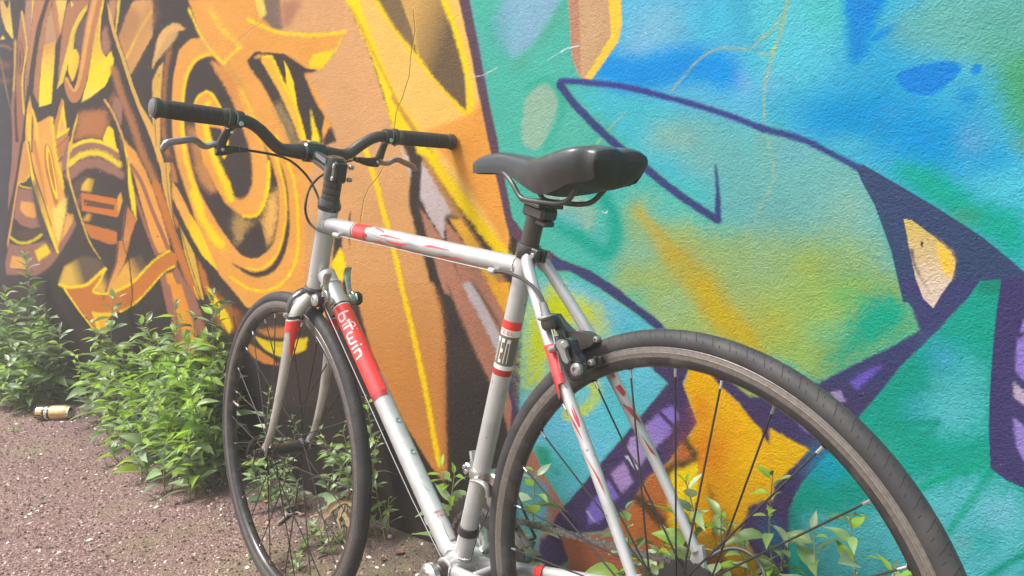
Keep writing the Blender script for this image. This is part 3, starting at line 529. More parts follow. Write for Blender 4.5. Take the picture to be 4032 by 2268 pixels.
    f('B3',VI,'695,395 900,395 895,440 870,490 942,685 892,762 800,885 700,962 600,1110 480,1225 350,1240 300,1380 150,1400 170,1300 240,1150 290,1090 450,900 620,700 795,490 745,445',2)
    f('B3',(142,122,204),'605,770 750,640 815,598 852,655 800,745 690,855 640,920 585,850',6,g=((178,158,200),'780,660 620,880')); f('B3',(168,142,192),'510,940 578,880 622,980 562,1042',5); f('B3',(132,112,196),'390,1120 500,965 552,1050 450,1185 400,1190',6); s('B3',VI,20,'758,640 835,720',3); s('B3',VI,42,'580,835 625,900 660,965',4); s('B3',VI,16,'503,960 560,1050',3); s('B3',(214,204,226),16,'592,855 640,915',4); s('B3',(190,180,215),8,'395,1130 430,1180',3)
    f('B3',(232,178,50),'900,422 1020,440 1090,530 1180,620 1320,760 1320,1200 1180,1200 1150,1300 1262,1460 700,1460 640,1100 700,962 800,885 892,762 942,690 872,500',3); blob('B3',(208,96,56),1000,850,180,190,.85); blob('B3',(215,120,60),960,620,60,120,.6); blob('B3',(214,140,60),1000,1080,150,140,.7); blob('B3',(240,200,60),1180,900,110,150,.6)
    f('B3',(184,112,66),'690,962 800,885 880,765 935,865 800,925 790,1200 860,1290 1000,1230 1150,1230 1180,1460 560,1460 480,1230 600,1110',6); f('B3',(244,208,34),'808,935 942,872 942,1060 912,1112 822,1212 805,1060',4); s('B3',(84,70,50),34,'880,775 930,865 800,920 790,1010',9); s('B3',(80,62,48),52,'640,1060 700,1110 770,1190',12); blob('B3',(240,205,40),1010,1290,60,70,.8)
    f('B3',(228,176,44),'1100,1240 1262,1200 1262,1400 1150,1460 1080,1400',14); f('B3',VI,'1150,1230 1200,1100 1262,1080 1400,1050 1400,1500 1262,1460 1230,1350',5); blob('B4',(36,110,150),60,1250,80,130,.9)
    f('B3',VI,'1005,445 1085,465 1300,640 1300,800 1230,700 1150,590 1060,510',2); f('B3',(232,186,52),'1130,610 1262,720 1262,790 1180,720',3)
    f('B3',(168,104,78),'255,1245 470,1235 600,1280 620,1460 270,1460 300,1370',6); f('B3',VI,'160,1260 255,1245 300,1370 270,1400 150,1400',4)
    f('P',(64,68,110),'2375,1115 2445,1147 2510,1200 2575,1246 2625,1296 2580,1296 2500,1232 2440,1190 2370,1140',2)
paint_mural()
xs_ = MA-np.exp(LS0-(np.arange(MW)+.5)/MW*(LS0-LS1))
# weathering marks: cracks with a lit lip painted beside them, chips, overspray specks (all in the paint itself)
s('H',(66,48,40),7,'1215,150 1212,300 1203,420 1206,520 1200,640 1190,760 1172,860 1170,960 1190,1030 1212,1080 1228,1140 1240,1250 1246,1340 1258,1449',1,sm=0); s('D',(60,46,38),7,'1084,100 1105,190 1118,320 1130,400 1128,480 1113,560 1118,650',1,sm=0)
for st in ('790,50 800,150 780,260 770,380 750,440 735,490 720,520 705,560 695,650','640,830 620,870 600,895 570,930 545,990 530,1080 524,1130'):
    s('A2',(120,84,50),3.5,st,1,sm=0); s('A2',(250,220,150),2.5,' '.join('%g,%g'%(float(a.split(',')[0])+4,float(a.split(',')[1])+1) for a in st.split()),1,sm=0,al=.7)
for st in ('560,20 590,80 600,130 640,165 680,205 720,230 750,265 785,275 810,240 850,210 890,185 930,140 970,115 1010,90 1050,62','930,560 960,520'):
    s('E',(176,120,70),5,st,1,sm=0); s('E',(252,216,150),4,' '.join('%g,%g'%(float(a.split(',')[0])+3,float(a.split(',')[1])+6) for a in st.split()),1,sm=0,al=.7)
s('A2',(214,205,196),5,'1055,372 1090,378 1130,375 1170,355 1205,338',1,al=.8); s('A3',(225,238,245),7,'265,258 290,240 330,232 350,228',1,al=.8); s('A3',(225,238,245),3,'195,300 240,270 270,258',1,al=.6)
f('A3',(214,208,212),'455,1048 480,1052 498,1040 494,1058 478,1060',1); f('A2',(70,60,60),'480,1035 470,1080 475,1230 480,1080',2)
rs2 = np.random.RandomState(7)
for k in range(260):
    x, y = rs2.uniform(0, 4032), rs2.uniform(0, 2268); r = rs2.choice([1.5, 2, 2.5, 4], p=[.45, .3, .2, .05])
    dk = rs2.rand() < .45
    c = (40, 34, 50) if dk else (225, 225, 220)
    a = rs2.uniform(0, 6.28, 5); a.sort(); put(np.array([[x, y]]), [px_tex(np.array([x, y])+np.stack([np.cos(a), np.sin(a)*1.3], 1)*r)], c, .6, None, .75, 0)
_w = np.clip((-.45-xs_)/.5, 0, 1)[None, :, None]; _b = MUR.sum(-1, keepdims=True) > .35      # the warm half is painted in paler, more golden tones
MUR *= 1+(_w*_b)*(np.array([1.03, 1.07, 1.0])-1)
_l = MUR.mean(-1, keepdims=True); MUR[:] = np.clip(_l+(MUR-_l)*1.10, .004, 1)
MUR *= (1+.10*(vnoise(MH, MW, 60)-.5)+.06*(vnoise(MH, MW, 18)-.5))[..., None]
MUR *= (1+.16*GRAIN)[..., None]
_z = ((np.arange(MH)+.5)/MH*(MZ1-MZ0)+MZ0)[:, None]; _d = np.clip(1-_z/.17, 0, 1)**1.3*np.clip((vnoise(MH, MW, 45)-.3)*1.8+.25, 0, 1)*.75   # soil splashed on the foot of the wall
MUR += (s2l((74, 62, 54)).astype(np.float32)-MUR)*_d[..., None].astype(np.float32)
img = bpy.data.images.new('wall_paint', MW, MH, float_buffer=False)
lin = np.clip(MUR, 0, 1); srgb = np.where(lin <= .0031308, lin*12.92, 1.055*np.maximum(lin, 1e-6)**(1/2.4)-.055)
buf = np.ones((MH, MW, 4), np.float32); buf[..., :3] = srgb; img.pixels.foreach_set(buf.ravel()); img.update(); img.pack()
def wall_mat():
    m = bpy.data.materials.new('painted_render'); m.use_nodes = True; t = m.node_tree; b = t.nodes['Principled BSDF']; L = t.links.new
    uv = t.nodes.new('ShaderNodeUVMap'); uv.uv_map = 'UVMap'; im = t.nodes.new('ShaderNodeTexImage'); im.image = img; im.extension = 'EXTEND'; L(uv.outputs[0], im.inputs[0])
    tc = t.nodes.new('ShaderNodeTexCoord')
    mul = t.nodes.new('ShaderNodeVectorMath'); mul.operation = 'SCALE'; mul.inputs['Scale'].default_value = ALB; L(im.outputs[0], mul.inputs[0])
    def nz(s_, d=2, r_=.5, di=0.):
        x = t.nodes.new('ShaderNodeTexNoise'); x.inputs['Scale'].default_value = s_; x.inputs['Detail'].default_value = d; x.inputs['Roughness'].default_value = r_; x.inputs['Distortion'].default_value = di
        L(tc.outputs['Object'], x.inputs['Vector']); return x.outputs[0]
    L(mul.outputs[0], b.inputs['Base Color'])
    b.inputs['Roughness'].default_value = .5; b.inputs['Specular IOR Level'].default_value = .05
    a = nz(230, 2, .55, 1.0); c = nz(75, 3, .5); 
    ad = t.nodes.new('ShaderNodeMath'); ad.operation = 'MULTIPLY_ADD'; ad.inputs[1].default_value = .6; L(c, ad.inputs[0]); L(a, ad.inputs[2])
    bp = t.nodes.new('ShaderNodeBump'); bp.inputs['Strength'].default_value = 1; bp.inputs['Distance'].default_value = .0024; L(ad.outputs[0], bp.inputs['Height']); L(bp.outputs[0], b.inputs['Normal'])
    return m
def build_wall():
    m = MB(); nx, nz_ = 260, 40
    xs = MA-np.exp(np.linspace(LS0, LS1, nx+1)); zs = np.linspace(MZ0, MZ1, nz_+1)
    V = np.array([[[x, 0, z] for z in zs] for x in xs]); m.grid(V)
    x0, x1 = xs[0], xs[-1]; n = m.n                       # back and edges, 0.25 m thick
    bx = [(x0,0,MZ0),(x1,0,MZ0),(x1,0,MZ1),(x0,0,MZ1),(x0,.25,MZ0),(x1,.25,MZ0),(x1,.25,MZ1),(x0,.25,MZ1)]
    m.add(bx, [(4,5,6,7),(0,4,7,3),(1,2,6,5),(3,7,6,2),(0,1,5,4)])
    me = bpy.data.meshes.new('painted_wall'); v = np.concatenate(m.v); me.from_pydata(v.tolist(), [], [q for q in m.f])
    uvl = me.uv_layers.new(name='UVMap'); li = np.empty(len(me.loops), int); me.loops.foreach_get('vertex_index', li)
    u, vv = wall_uv(np.minimum(v[:, 0], MA-.05), v[:, 2]); uvl.data.foreach_set('uv', np.stack([u[li], vv[li]], 1).ravel())
    bm = bmesh.new(); bm.from_mesh(me)
    for fc in bm.faces:
        if abs(fc.normal.y) > .9 and fc.calc_center_median().y < .01 and fc.normal.y > 0: fc.normal_flip()
    bm.to_mesh(me); bm.free()
    me.materials.append(wall_mat()); o = bpy.data.objects.new('graffiti_wall', me); COL.objects.link(o)
    tag(o, 'long rendered wall spray painted with orange letters at left and turquoise and blue at right', 'wall')
    return o
build_wall()

# ------------------------------------------------------------------ ground
def ground_mat():
    m = bpy.data.materials.new('reddish_gravel'); m.use_nodes = True; t = m.node_tree; b = t.nodes['Principled BSDF']; L = t.links.new
    tc = t.nodes.new('ShaderNodeTexCoord')
    def nz(s_, d=4, r_=.6):
        x = t.nodes.new('ShaderNodeTexNoise'); x.inputs['Scale'].default_value = s_; x.inputs['Detail'].default_value = d; x.inputs['Roughness'].default_value = r_; L(tc.outputs['Object'], x.inputs['Vector']); return x.outputs[0]
    vo = t.nodes.new('ShaderNodeTexVoronoi'); vo.inputs['Scale'].default_value = 210; L(tc.outputs['Object'], vo.inputs['Vector'])
    cr = t.nodes.new('ShaderNodeValToRGB'); e = cr.color_ramp.elements; cr.color_ramp.interpolation = 'CONSTANT'
    cols = [(0, (.21, .118, .106)), (.2, (.13, .072, .066)), (.4, (.245, .145, .130)), (.58, (.075, .042, .038)), (.72, (.29, .185, .16)), (.88, (.18, .108, .096)), (.965, (.5, .42, .37))]
    e[0].position = 0; e[0].color = (*cols[0][1], 1); e[1].position = cols[1][0]; e[1].color = (*cols[1][1], 1)
    for p_, c_ in cols[2:]: q = e.new(p_); q.color = (*c_, 1)
    sp = t.nodes.new('ShaderNodeSeparateColor'); L(vo.outputs['Color'], sp.inputs[0]); L(sp.outputs[0], cr.inputs[0])
    def mix(f_, a, b_):
        x = t.nodes.new('ShaderNodeMix'); x.data_type = 'RGBA'; L(f_, x.inputs[0]); L(a, x.inputs[6])
        if isinstance(b_, tuple): x.inputs[7].default_value = (*b_, 1)
        else: L(b_, x.inputs[7])
        return x.outputs[2]
    def mr(s_, a, b_, c_=0, d_=1):
        x = t.nodes.new('ShaderNodeMapRange'); x.inputs[1].default_value = a; x.inputs[2].default_value = b_; x.inputs[3].default_value = c_; x.inputs[4].default_value = d_; L(s_, x.inputs[0]); return x.outputs[0]
    c1 = mix(mr(nz(3.0), .50, .72, 0, .55), cr.outputs[0], (.17, .16, .062))                # moss
    # more moss where the path is trodden near the bicycle, dark humus along the wall foot
    sx = t.nodes.new('ShaderNodeSeparateXYZ'); L(tc.outputs['Object'], sx.inputs[0])
    mo = t.nodes.new('ShaderNodeMath'); mo.operation = 'MULTIPLY'; L(mr(sx.outputs[0], -1.5, -1.05), mo.inputs[0]); L(mr(nz(9), .38, .62, .1, .85), mo.inputs[1])
    c2 = mix(mo.outputs[0], c1, (.20, .185, .085))
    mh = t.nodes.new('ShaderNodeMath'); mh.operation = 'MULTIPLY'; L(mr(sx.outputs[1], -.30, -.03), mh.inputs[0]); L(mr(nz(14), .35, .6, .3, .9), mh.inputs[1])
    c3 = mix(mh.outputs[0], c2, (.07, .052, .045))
    L(c3, b.inputs['Base Color']); b.inputs['Roughness'].default_value = .75
    ad = t.nodes.new('ShaderNodeMath'); ad.operation = 'SUBTRACT'; L(nz(260, 3), ad.inputs[0]); L(vo.outputs['Distance'], ad.inputs[1])
    bp = t.nodes.new('ShaderNodeBump'); bp.inputs['Strength'].default_value = 1; bp.inputs['Distance'].default_value = .004; L(ad.outputs[0], bp.inputs['Height']); L(bp.outputs[0], b.inputs['Normal'])
    return m
GM = ground_mat()
def gz(x, y): return .004*math.sin(5.1*x+1)*math.sin(6.3*y)+.003*math.sin(13*x+2*y)+ (0 if y < -.12 else (y+.12)*.06)
def build_ground():
    xs = np.concatenate([[-40, -25, -10], np.linspace(-6, 1.6, 191), [4, 12, 40]]); ys = np.concatenate([[-40, -25, -8, -4], np.linspace(-2.2, 0.05, 76)])
    m = MB(); m.grid([[(x, y, gz(x, y) if (-6 <= x <= 1.6 and y >= -2.2) else 0) for y in ys] for x in xs])
    o = m.build('gravel_path', GM, smooth=180); tag(o, kind='structure')
    m2 = MB(); m2.add([(-40, .06, -.012), (40, .06, -.012), (40, 40, -.012), (-40, 40, -.012)], [(0, 1, 2, 3)]); o = m2.build('ground_behind_wall', GM); tag(o, kind='structure')
build_ground()
rg = random.Random(11)
def stone_shape(r, fl, rr):
    a0 = rr.random()*6.28; n = rr.choice([5, 6, 7]); th = [a0+6.283*k/n+rr.uniform(-.3, .3) for k in range(n)]
    top = [(math.cos(t_)*r*rr.uniform(.6, 1)*.75, math.sin(t_)*r*rr.uniform(.6, 1)*.75, fl*r*rr.uniform(.7, 1.1)) for t_ in th]
    bot = [(math.cos(t_)*r*rr.uniform(.85, 1.15), math.sin(t_)*r*rr.uniform(.85, 1.15), -.2*r*fl) for t_ in th]
    v = top+bot; f_ = [tuple(range(n))]+[(i, n+i, n+(i+1) % n, (i+1) % n) for i in range(n)]
    return v, f_
SM = {'red': mat('red_stone', (.225, .124, .110), .7), 'brown': mat('brown_stone', (.085, .047, .041), .75), 'pale': mat('pale_stone', (.42, .33, .28), .65), 'ochre': mat('ochre_stone', (.34, .2, .11), .7), 'white': mat('white_grit', (.66, .6, .54), .6), 'dark': mat('dark_stone', (.07, .05, .045), .8)}
for nm, mt in SM.items():
    m = MB(); cnt = dict(red=5200, brown=3600, pale=1700, white=380, ochre=500, dark=1800)[nm]
    for k in range(cnt):
        x = -(rg.random()**1.5)*3.9-.25; y = -1.25*rg.random()**.9 if x > -2.4 else -.9*rg.random()
        y = min(y, -.01)
        r = rg.uniform(.0018, .0048)*(1.15 if nm == 'white' else 1)*(1.35 if nm == 'pale' and rg.random() < .25 else 1)
        v, f_ = stone_shape(r, .7, rg); m.add(np.array(v)+[x, y, gz(x, y)+.0006], f_)
    o = m.build('gravel_stones', mt, smooth=0); tag(o, {'red':'reddish loose gravel grains','brown':'brown loose gravel grains','pale':'pale loose gravel grains','white':'white loose gravel grains','ochre':'ochre loose gravel grains','dark':'dark loose soil crumbs and grains'}[nm]+' scattered over the path below the wall', 'gravel', kind='stuff')
# white chips, each its own
CHM = mat('white_chip', (.78, .73, .68), .6, obj_var=.12); CHP = mat('pinkish_chip', (.60, .46, .42), .6, obj_var=.1)
chip_me = []
for k in range(6):
    m = MB(); v, f_ = stone_shape(1, .28, rg); m.add(v, f_); o = m.build('white_chip', CHM if k < 5 else CHP, smooth=0); chip_me.append(o.data); bpy.data.objects.remove(o)
for k in range(180):
    x = -(rg.random()**1.25)*2.9-.5; y = -.02-1.1*rg.random()**1.1
    o = bpy.data.objects.new('white_chip', rg.choice(chip_me)); COL.objects.link(o)
    r = rg.uniform(.0035, .0085); o.scale = (r, r*rg.uniform(.5, 1), r); o.rotation_euler = (rg.uniform(-.3, .3), rg.uniform(-.3, .3), rg.uniform(0, 6.28)); o.location = (x, y, gz(x, y)+.002)
    tag(o, 'small pale chip lying loose on the reddish gravel of the path', 'stone chip', 'pale chips scattered on the gravel')

# ------------------------------------------------------------------ thin pale volume added around everything, standing in for lens glare
def build_glare_veil():
    m = MB(); m.box((0, 0, 1.0), (45, 0, 0), (0, 45, 0), (0, 0, 2.1), .0001); hm = bpy.data.materials.new('veil_volume'); hm.use_nodes = True; t = hm.node_tree; t.nodes.clear()
    v = t.nodes.new('ShaderNodeVolumePrincipled'); v.inputs['Color'].default_value = (.98, .93, .87, 1); v.inputs['Density'].default_value = VEIL_DENSITY; v.inputs['Anisotropy'].default_value = .0
    o = t.nodes.new('ShaderNodeOutputMaterial'); t.links.new(v.outputs[0], o.inputs['Volume'])
    o = m.build('glare_veil', hm, smooth=0); tag(o, kind='stuff', label='thin pale veil added over the whole view, standing in for lens glare', cat='glare_veil')
if VEIL_DENSITY: build_glare_veil()
# ------------------------------------------------------------------ bicycle (built in its own frame: x forward, y to its left, z up, rear axle at 0)
BM = np.array([[-0.9988, -0.0486, 0.002], [0.0486, -0.9968, 0.0634], [-0.0011, 0.0635, 0.998]])
BM[0] = n3(BM[0]); BM[1] = n3(BM[1]-BM[0]*(BM[0]@BM[1])); BM[2] = np.cross(BM[0], BM[1])
BO = np.array([0.0203, -0.4295, -0.3109])
B0 = np.array([.5, 0, -.335])
RB = CAM_R@BM; CB = BM.T@CAM_C+BO
def P(px, py, y=0., n=(0, 1, 0), P0=None):         # point of the bicycle seen at that spot of the photograph, on the plane y
    v = np.array([(px-2016)/CAM_F, (py-1134)/CAM_F, 1])@RB; n = np.array(n, float); P0 = n*y if P0 is None else P0
    return CB+v*(((P0-CB)@n)/(v@n))
bike = empty('bicycle'); M4 = Matrix([list(BM[i])+[0] for i in range(3)]+[[0, 0, 0, 1]]); M4.translation = Vector(BM@(B0-BO)); bike.matrix_world = M4
tag(bike, 'silver and red road bicycle with flat black handlebar leaning against the painted wall', 'bicycle')
def part(mb, name, mt, parent=None, label=None, smooth=35, kind=None):
    mb.v = [v-B0 for v in mb.v]
    return mb.build(name, mt, parent if parent is not None else bike, smooth, label, kind)
def holder(name, label=None):
    e = empty(name, parent=bike)
    if label: e['label'] = label
    return e
ey = np.array([0, 1., 0])
HT = np.array([.8075, 0, .504]); HBt = np.array([.8625, 0, .352])
BB = np.array([.4125, 0, -.0715]); ST = np.array([.2562, 0, .432])
u = n3(np.array([.3091, 0, -.951])); up = -u; FW = np.array([.9506, -.031, .3089]); LF = np.array([.0295, .9995, .0096]); HUB = np.array([1.0038, -.0009, .0011])
# frame
dt0 = np.array([.7774, 0, .3315]); dt1 = np.array([.4426, 0, -.0494]); dd = n3(dt1-dt0)
DT0 = dt0-dd*.065; DT1 = BB+np.array([.006, 0, .012])
ddx = n3(dt1-DT0)
TT0 = np.array([.8235, 0, .478]); TT1 = np.array([.262, 0, .4052])
fr = MB()
fr.lathe([(.0185, 0), (.0192, .004), (.0182, .012), (.0182, .148), (.0192, .156), (.0185, .160)], HT, HBt-HT, 28)
fr.tube([DT0, dt0, (dt0+dt1)/2, dt1, DT1], .0172, 32); fr.tube([TT0, TT1], [.0150, .0136], 28)
fr.tube([BB, ST], .0143, 28)
fr.cyl(BB-ey*.034, BB+ey*.034, .0205, 32, .05)
for sg in (1, -1):
    fr.tube(bez([(.2445, sg*.012, .418), (.236, sg*.0195, .402), (.164, sg*.044, .2925), (.075, sg*.0565, .150), (.018, sg*.063, .050)], 6), np.r_[np.full(13, .0084), np.linspace(.0082, .0066, 12)], 16)
    fr.tube(bez([(.405, sg*.024, -.073), (.33, sg*.036, -.062), (.2, sg*.047, -.040), (.03, sg*.062, -.010)], 6), np.linspace(.0125, .0085, 19), 16, ry=np.linspace(.0095, .008, 19))
    fr.prism([(.035, sg*.0635, -.012), (.022, sg*.0635, .055), (.008, sg*.0635, .060), (.002, sg*.0635, .020), (-.012, sg*.0635, .006), (-.010, sg*.0635, -.012), (.01, sg*.0635, -.018)], (0, -.003, 0), (0, .003, 0))
fr.cyl((.171, -.036, .314), (.171, .036, .314), .0045); fr.cyl((.345, -.03, -.06), (.345, .03, -.06), .0065)
frame = part(fr, 'frame', M_['silver'])
wd = MB()
def weld(c, ax, r, n_=46, w=.0016, tilt=None):
    th = np.linspace(0, 2*math.pi, n_*2, endpoint=False); ax = n3(ax); x = n3(np.cross(ax, [.1, 1, .2])); y = np.cross(ax, x)
    path = [c+r*(1+.012*math.sin(t*n_/2))*(math.cos(t)*x+math.sin(t)*y)+(ax*tilt(t) if tilt else 0) for t in th]; path.append(path[0]); wd.tube(path, [w*(1+.3*math.sin(i*1.9)) for i in range(len(path))], 6, cap=False)
weld(TT0+n3(TT1-TT0)*.019, TT1-TT0, .0156); weld(DT0+dd*.0255, dd+np.array([.3, 0, .1]), .0185); weld(TT1+n3(TT0-TT1)*.0145, TT0-TT1, .0142)
weld(BB+n3(ST-BB)*.021, ST-BB, .0150); weld(DT1-ddx*.014, ddx, .0178); weld((.395, .026, -.071), (-1, .15, .15), .0118); weld((.395, -.026, -.071), (-1, -.15, .15), .0118)
part(wd, 'weld_bead', M_['weld'], frame)
def surf(a, b, r, ref=ey):                            # (along, arc to the tube's upper side, lift) -> point
    a = np.asarray(a, float); ax = n3(np.asarray(b, float)-a); s_ = n3(ref-ax*(ref@ax)); t_ = n3(np.cross(ax, s_))
    if t_[2] < 0: t_ = -t_
    return lambda s, q, l=.0003: a+ax*s+(s_*math.cos(q/r)+t_*math.sin(q/r))*(r+l)
def band(fn, s0, s1, r, name, mt, a0=None, a1=None, lift=.0003, parent=None, n=48, sk=lambda q: 0, label=None):
    a0 = -math.pi*r if a0 is None else a0; a1 = math.pi*r if a1 is None else a1; m = MB()
    rows = []
    for i in range(n+1):
        q = a0+(a1-a0)*i/n; f0 = s0(q) if callable(s0) else s0; f1 = s1(q) if callable(s1) else s1
        rows.append([fn(f0+(f1-f0)*k/3+sk(q), q, lift if 0 < k < 3 else lift) for k in range(4)])
    m.grid(rows); return part(m, name, mt, parent or frame, label, smooth=60)
def strokes(fn, lines, w, name, mt, parent=None, lift=.0006, label=None, caps=True, n=4):
    m = MB(); k = 0
    for L in lines:
        L = [np.array(q, float) for q in L]
        for i in range(len(L)-1):
            a, b = L[i], L[i+1]; d = b-a; ll = np.linalg.norm(d)
            if ll < 1e-7: continue
            nn = np.array([-d[1], d[0]])/ll*w/2; k += 1; ns = max(1, int(ll/.002))
            m.grid([[fn(*(a+d*j/ns+nn*c), lift+.000012*k) for c in np.linspace(-1, 1, n)] for j in range(ns+1)])
        if caps:
            for q in L:
                k += 1; c0 = fn(q[0], q[1], lift+.000012*k); v = [c0]+[fn(q[0]+math.cos(t)*w/2, q[1]+math.sin(t)*w/2, lift+.000012*k) for t in np.linspace(0, 6.2832, 12, endpoint=False)]
                m.add(v, [(0, 1+j, 1+(j+1) % 12) for j in range(12)])
    return part(m, name, mt, parent or frame, label, smooth=60)
def shape(fn, pl, name, mt, parent=None, lift=.0005):  # small flat-cut decal, sliced across so it follows the tube
    pl = np.array(pl, float); m = MB(); q0, q1 = pl[:, 1].min(), pl[:, 1].max(); n = max(2, int((q1-q0)/.0012)+1); qs = np.linspace(q0+1e-6, q1-1e-6, n+1)
    def iv(q):
        x = []
        for i in range(len(pl)):
            a, b = pl[i], pl[(i+1) % len(pl)]
            if (a[1] > q) != (b[1] > q): x.append(a[0]+(q-a[1])*(b[0]-a[0])/(b[1]-a[1]))
        return sorted(x)
    for i in range(n):
        A, B = iv(qs[i]), iv(qs[i+1])
        if len(A) != len(B): A = B = iv((qs[i]+qs[i+1])/2)
        for j in range(0, len(A)-1, 2): m.add([fn(A[j], qs[i], lift), fn(A[j+1], qs[i], lift), fn(B[j+1], qs[i+1], lift), fn(B[j], qs[i+1], lift)], [(0, 1, 2, 3)])
    if m.n: return part(m, name, mt, parent or frame, smooth=60)
DTs = surf(dt0, dt1, .0172); 
def dts(px, py):                                       # photo spot -> along the down tube
    return float((P(px, py, .0172)-dt0)@dd)
s_a = dts(1335, 1185); s_b = dts(1480, 1545)
band(DTs, s_a, s_b, .0172, 'red_band', M_['red'], label='broad red band carrying the white lettering')
band(DTs, lambda q: s_b-.002, lambda q: s_b+.010, .0172, 'band_edge', M_['darkred'], a0=-.010, a1=.030, lift=.00045)
band(DTs, s_b-.04, s_b+.0005, .0172, 'band_notch', M_['silver'], a0=.033, a1=.046, lift=.0006)
band(DTs, s_a-.0062, s_a-.0022, .0172, 'black_ring', M_['blackd']); band(DTs, s_a-.0018, s_a, .0172, 'white_ring', M_['white'])
# lettering b'Twin : s runs down the tube, q towards its upper side
s0 = dts(1334, 1240); s1 = dts(1412, 1418); kx = (s1-s0)/7.3; q0_ = .0026; ky = .0122
def TX(L): return [[(s0+x*kx, q0_+y*ky) for x, y in l] for l in L]
LT = [[(0, 1.75), (0, .35), (.12, .08), (.4, 0), (.8, 0), (1.05, .15), (1.1, .5), (1.0, .85), (.7, 1.0), (.1, 1.0)],
      [(1.35, 1.45), (1.45, 1.15)],
      [(2.2, .0), (2.2, 1.3)], [(1.6, 1.3), (2.85, 1.3)],
      [(3.25, 1.0), (3.2, .4), (3.35, .08), (3.7, 0), (3.95, .2), (4.0, .75)], [(4.0, .2), (4.15, 0), (4.5, .02), (4.75, .25), (4.8, 1.0)],
      [(5.4, .0), (5.4, .95)], [(6.0, 0), (6.0, 1.0)], [(6.0, .8), (6.25, 1.0), (6.7, 1.0), (6.95, .8), (7.0, .0)]]
strokes(DTs, TX(LT), .0036, 'lettering', M_['white'], label="white b'Twin lettering on the red band")
strokes(DTs, TX([[(1.72, .95), (1.72, .05)], [(1.75, 1.62), (2.0, 1.95), (2.35, 2.0), (2.6, 1.62)], [(2.95, 2.0), (2.96, 2.01)]]), .0021, 'lettering_figure', M_['white'], lift=.0009)
strokes(DTs, TX([[(5.4, 1.52), (5.41, 1.53)]]), .0036, 'lettering_dot', M_['white'])
# simple stroke alphabet
AB = {'d': [[(.9, 1.6), (.9, 0)], [(.9, .3), (.6, 0), (.2, .1), (.05, .5), (.2, .9), (.6, 1), (.9, .7)]], 'e': [[(.05, .5), (.9, .5), (.8, .85), (.5, 1), (.15, .85), (.05, .5), (.15, .15), (.5, 0), (.85, .12)]],
      'c': [[(.85, .85), (.5, 1), (.15, .85), (.05, .5), (.15, .15), (.5, 0), (.85, .15)]], 'a': [[(.85, 1), (.85, 0)], [(.85, .7), (.5, 1), (.15, .85), (.05, .5), (.15, .15), (.5, 0), (.85, .3)]],
      't': [[(.4, 1.45), (.4, .1), (.6, 0)], [(.1, 1), (.7, 1)]], 'h': [[(.1, 1.6), (.1, 0)], [(.1, .7), (.45, 1), (.8, .8), (.8, 0)]], 'l': [[(.3, 1.6), (.3, 0)]], 'o': [[(.5, 1), (.15, .85), (.05, .5), (.15, .15), (.5, 0), (.85, .15), (.95, .5), (.85, .85), (.5, 1)]],
      'n': [[(.1, 1), (.1, 0)], [(.1, .7), (.45, 1), (.8, .8), (.8, 0)]], 'r': [[(.15, 1), (.15, 0)], [(.15, .6), (.4, .95), (.7, 1)]], 'i': [[(.3, 1), (.3, 0)], [(.3, 1.4), (.3, 1.45)]], 'u': [[(.1, 1), (.1, .3), (.45, 0), (.8, .3)], [(.8, 1), (.8, 0)]], 'b': [[(.1, 1.6), (.1, 0)], [(.1, .7), (.4, 1), (.8, .85), (.95, .5), (.8, .15), (.4, 0), (.1, .3)]],
      'S': [[(.95, 1), (.1, 1), (.1, .55), (.9, .45), (.9, 0), (.05, 0)]], 'T': [[(0, 1), (1, 1)], [(.5, 1), (.5, 0)]], 'E': [[(.95, 1), (.1, 1), (.1, 0), (.95, 0)], [(.1, .5), (.85, .5)]], 'L': [[(.1, 1), (.1, 0), (.95, 0)]]}
def text(tx, h, adv=1.2, mapf=None):
    out = []; x = 0
    for c in tx:
        out += [[mapf((x+a)*h, b*h) for a, b in l] for l in AB[c]]; x += adv*(.62 if c in 'li' else .85 if c == 't' else 1)
    return out
def on_dt(px, py): 
    p = P(px, py, .012); d = p-dt0; s_ = float(d@dd); return s_
sx = on_dt(1728, 2006)
strokes(DTs, text('decathlon', .0042, mapf=lambda a, b: (sx-b, .0135+a)), .0007, 'small_lettering', M_['darkred'], caps=False, n=2)
strokes(DTs, text('creation', .0042, mapf=lambda a, b: (sx+.0075-b, .0135+a)), .0007, 'small_lettering', M_['darkred'], caps=False, n=2)
strokes(DTs, [[(sx-.060, .015), (sx-.055, .018), (sx-.045, .020), (sx-.040, .023)], [(sx+.02, .022), (sx+.03, .021), (sx+.034, .0205), (sx+.042, .021)], [(sx+.036, .021), (sx+.05, .0215), (sx+.05, .025), (sx+.06, .026)]], .0006, 'scratch', M_['brownd'], caps=False, n=2)
band(DTs, sx+.048, sx+.066, .0172, 'worn_sticker', M_['alloy'], a0=.021, a1=.033, lift=.0003, n=12); band(DTs, sx+.040, sx+.064, .0172, 'sticker_remnant', M_['darkred'], a0=.034, a1=.041, lift=.0003, n=10)
for px, py in ((1584, 1636), (1644, 1758)):
    c = DTs(float((P(px, py, 0)-dt0)@dd), 1.5708*.0172*.97, -.001); ax = n3(c-(dt0+dd*((c-dt0)@dd))); m = MB(); m.lathe([(.0048, 0), (.0048, .0018), (.0032, .0018), (.0028, .0004), (0, .0004)], c, ax, 18); part(m, 'bottle_boss', M_['alloy'], frame)
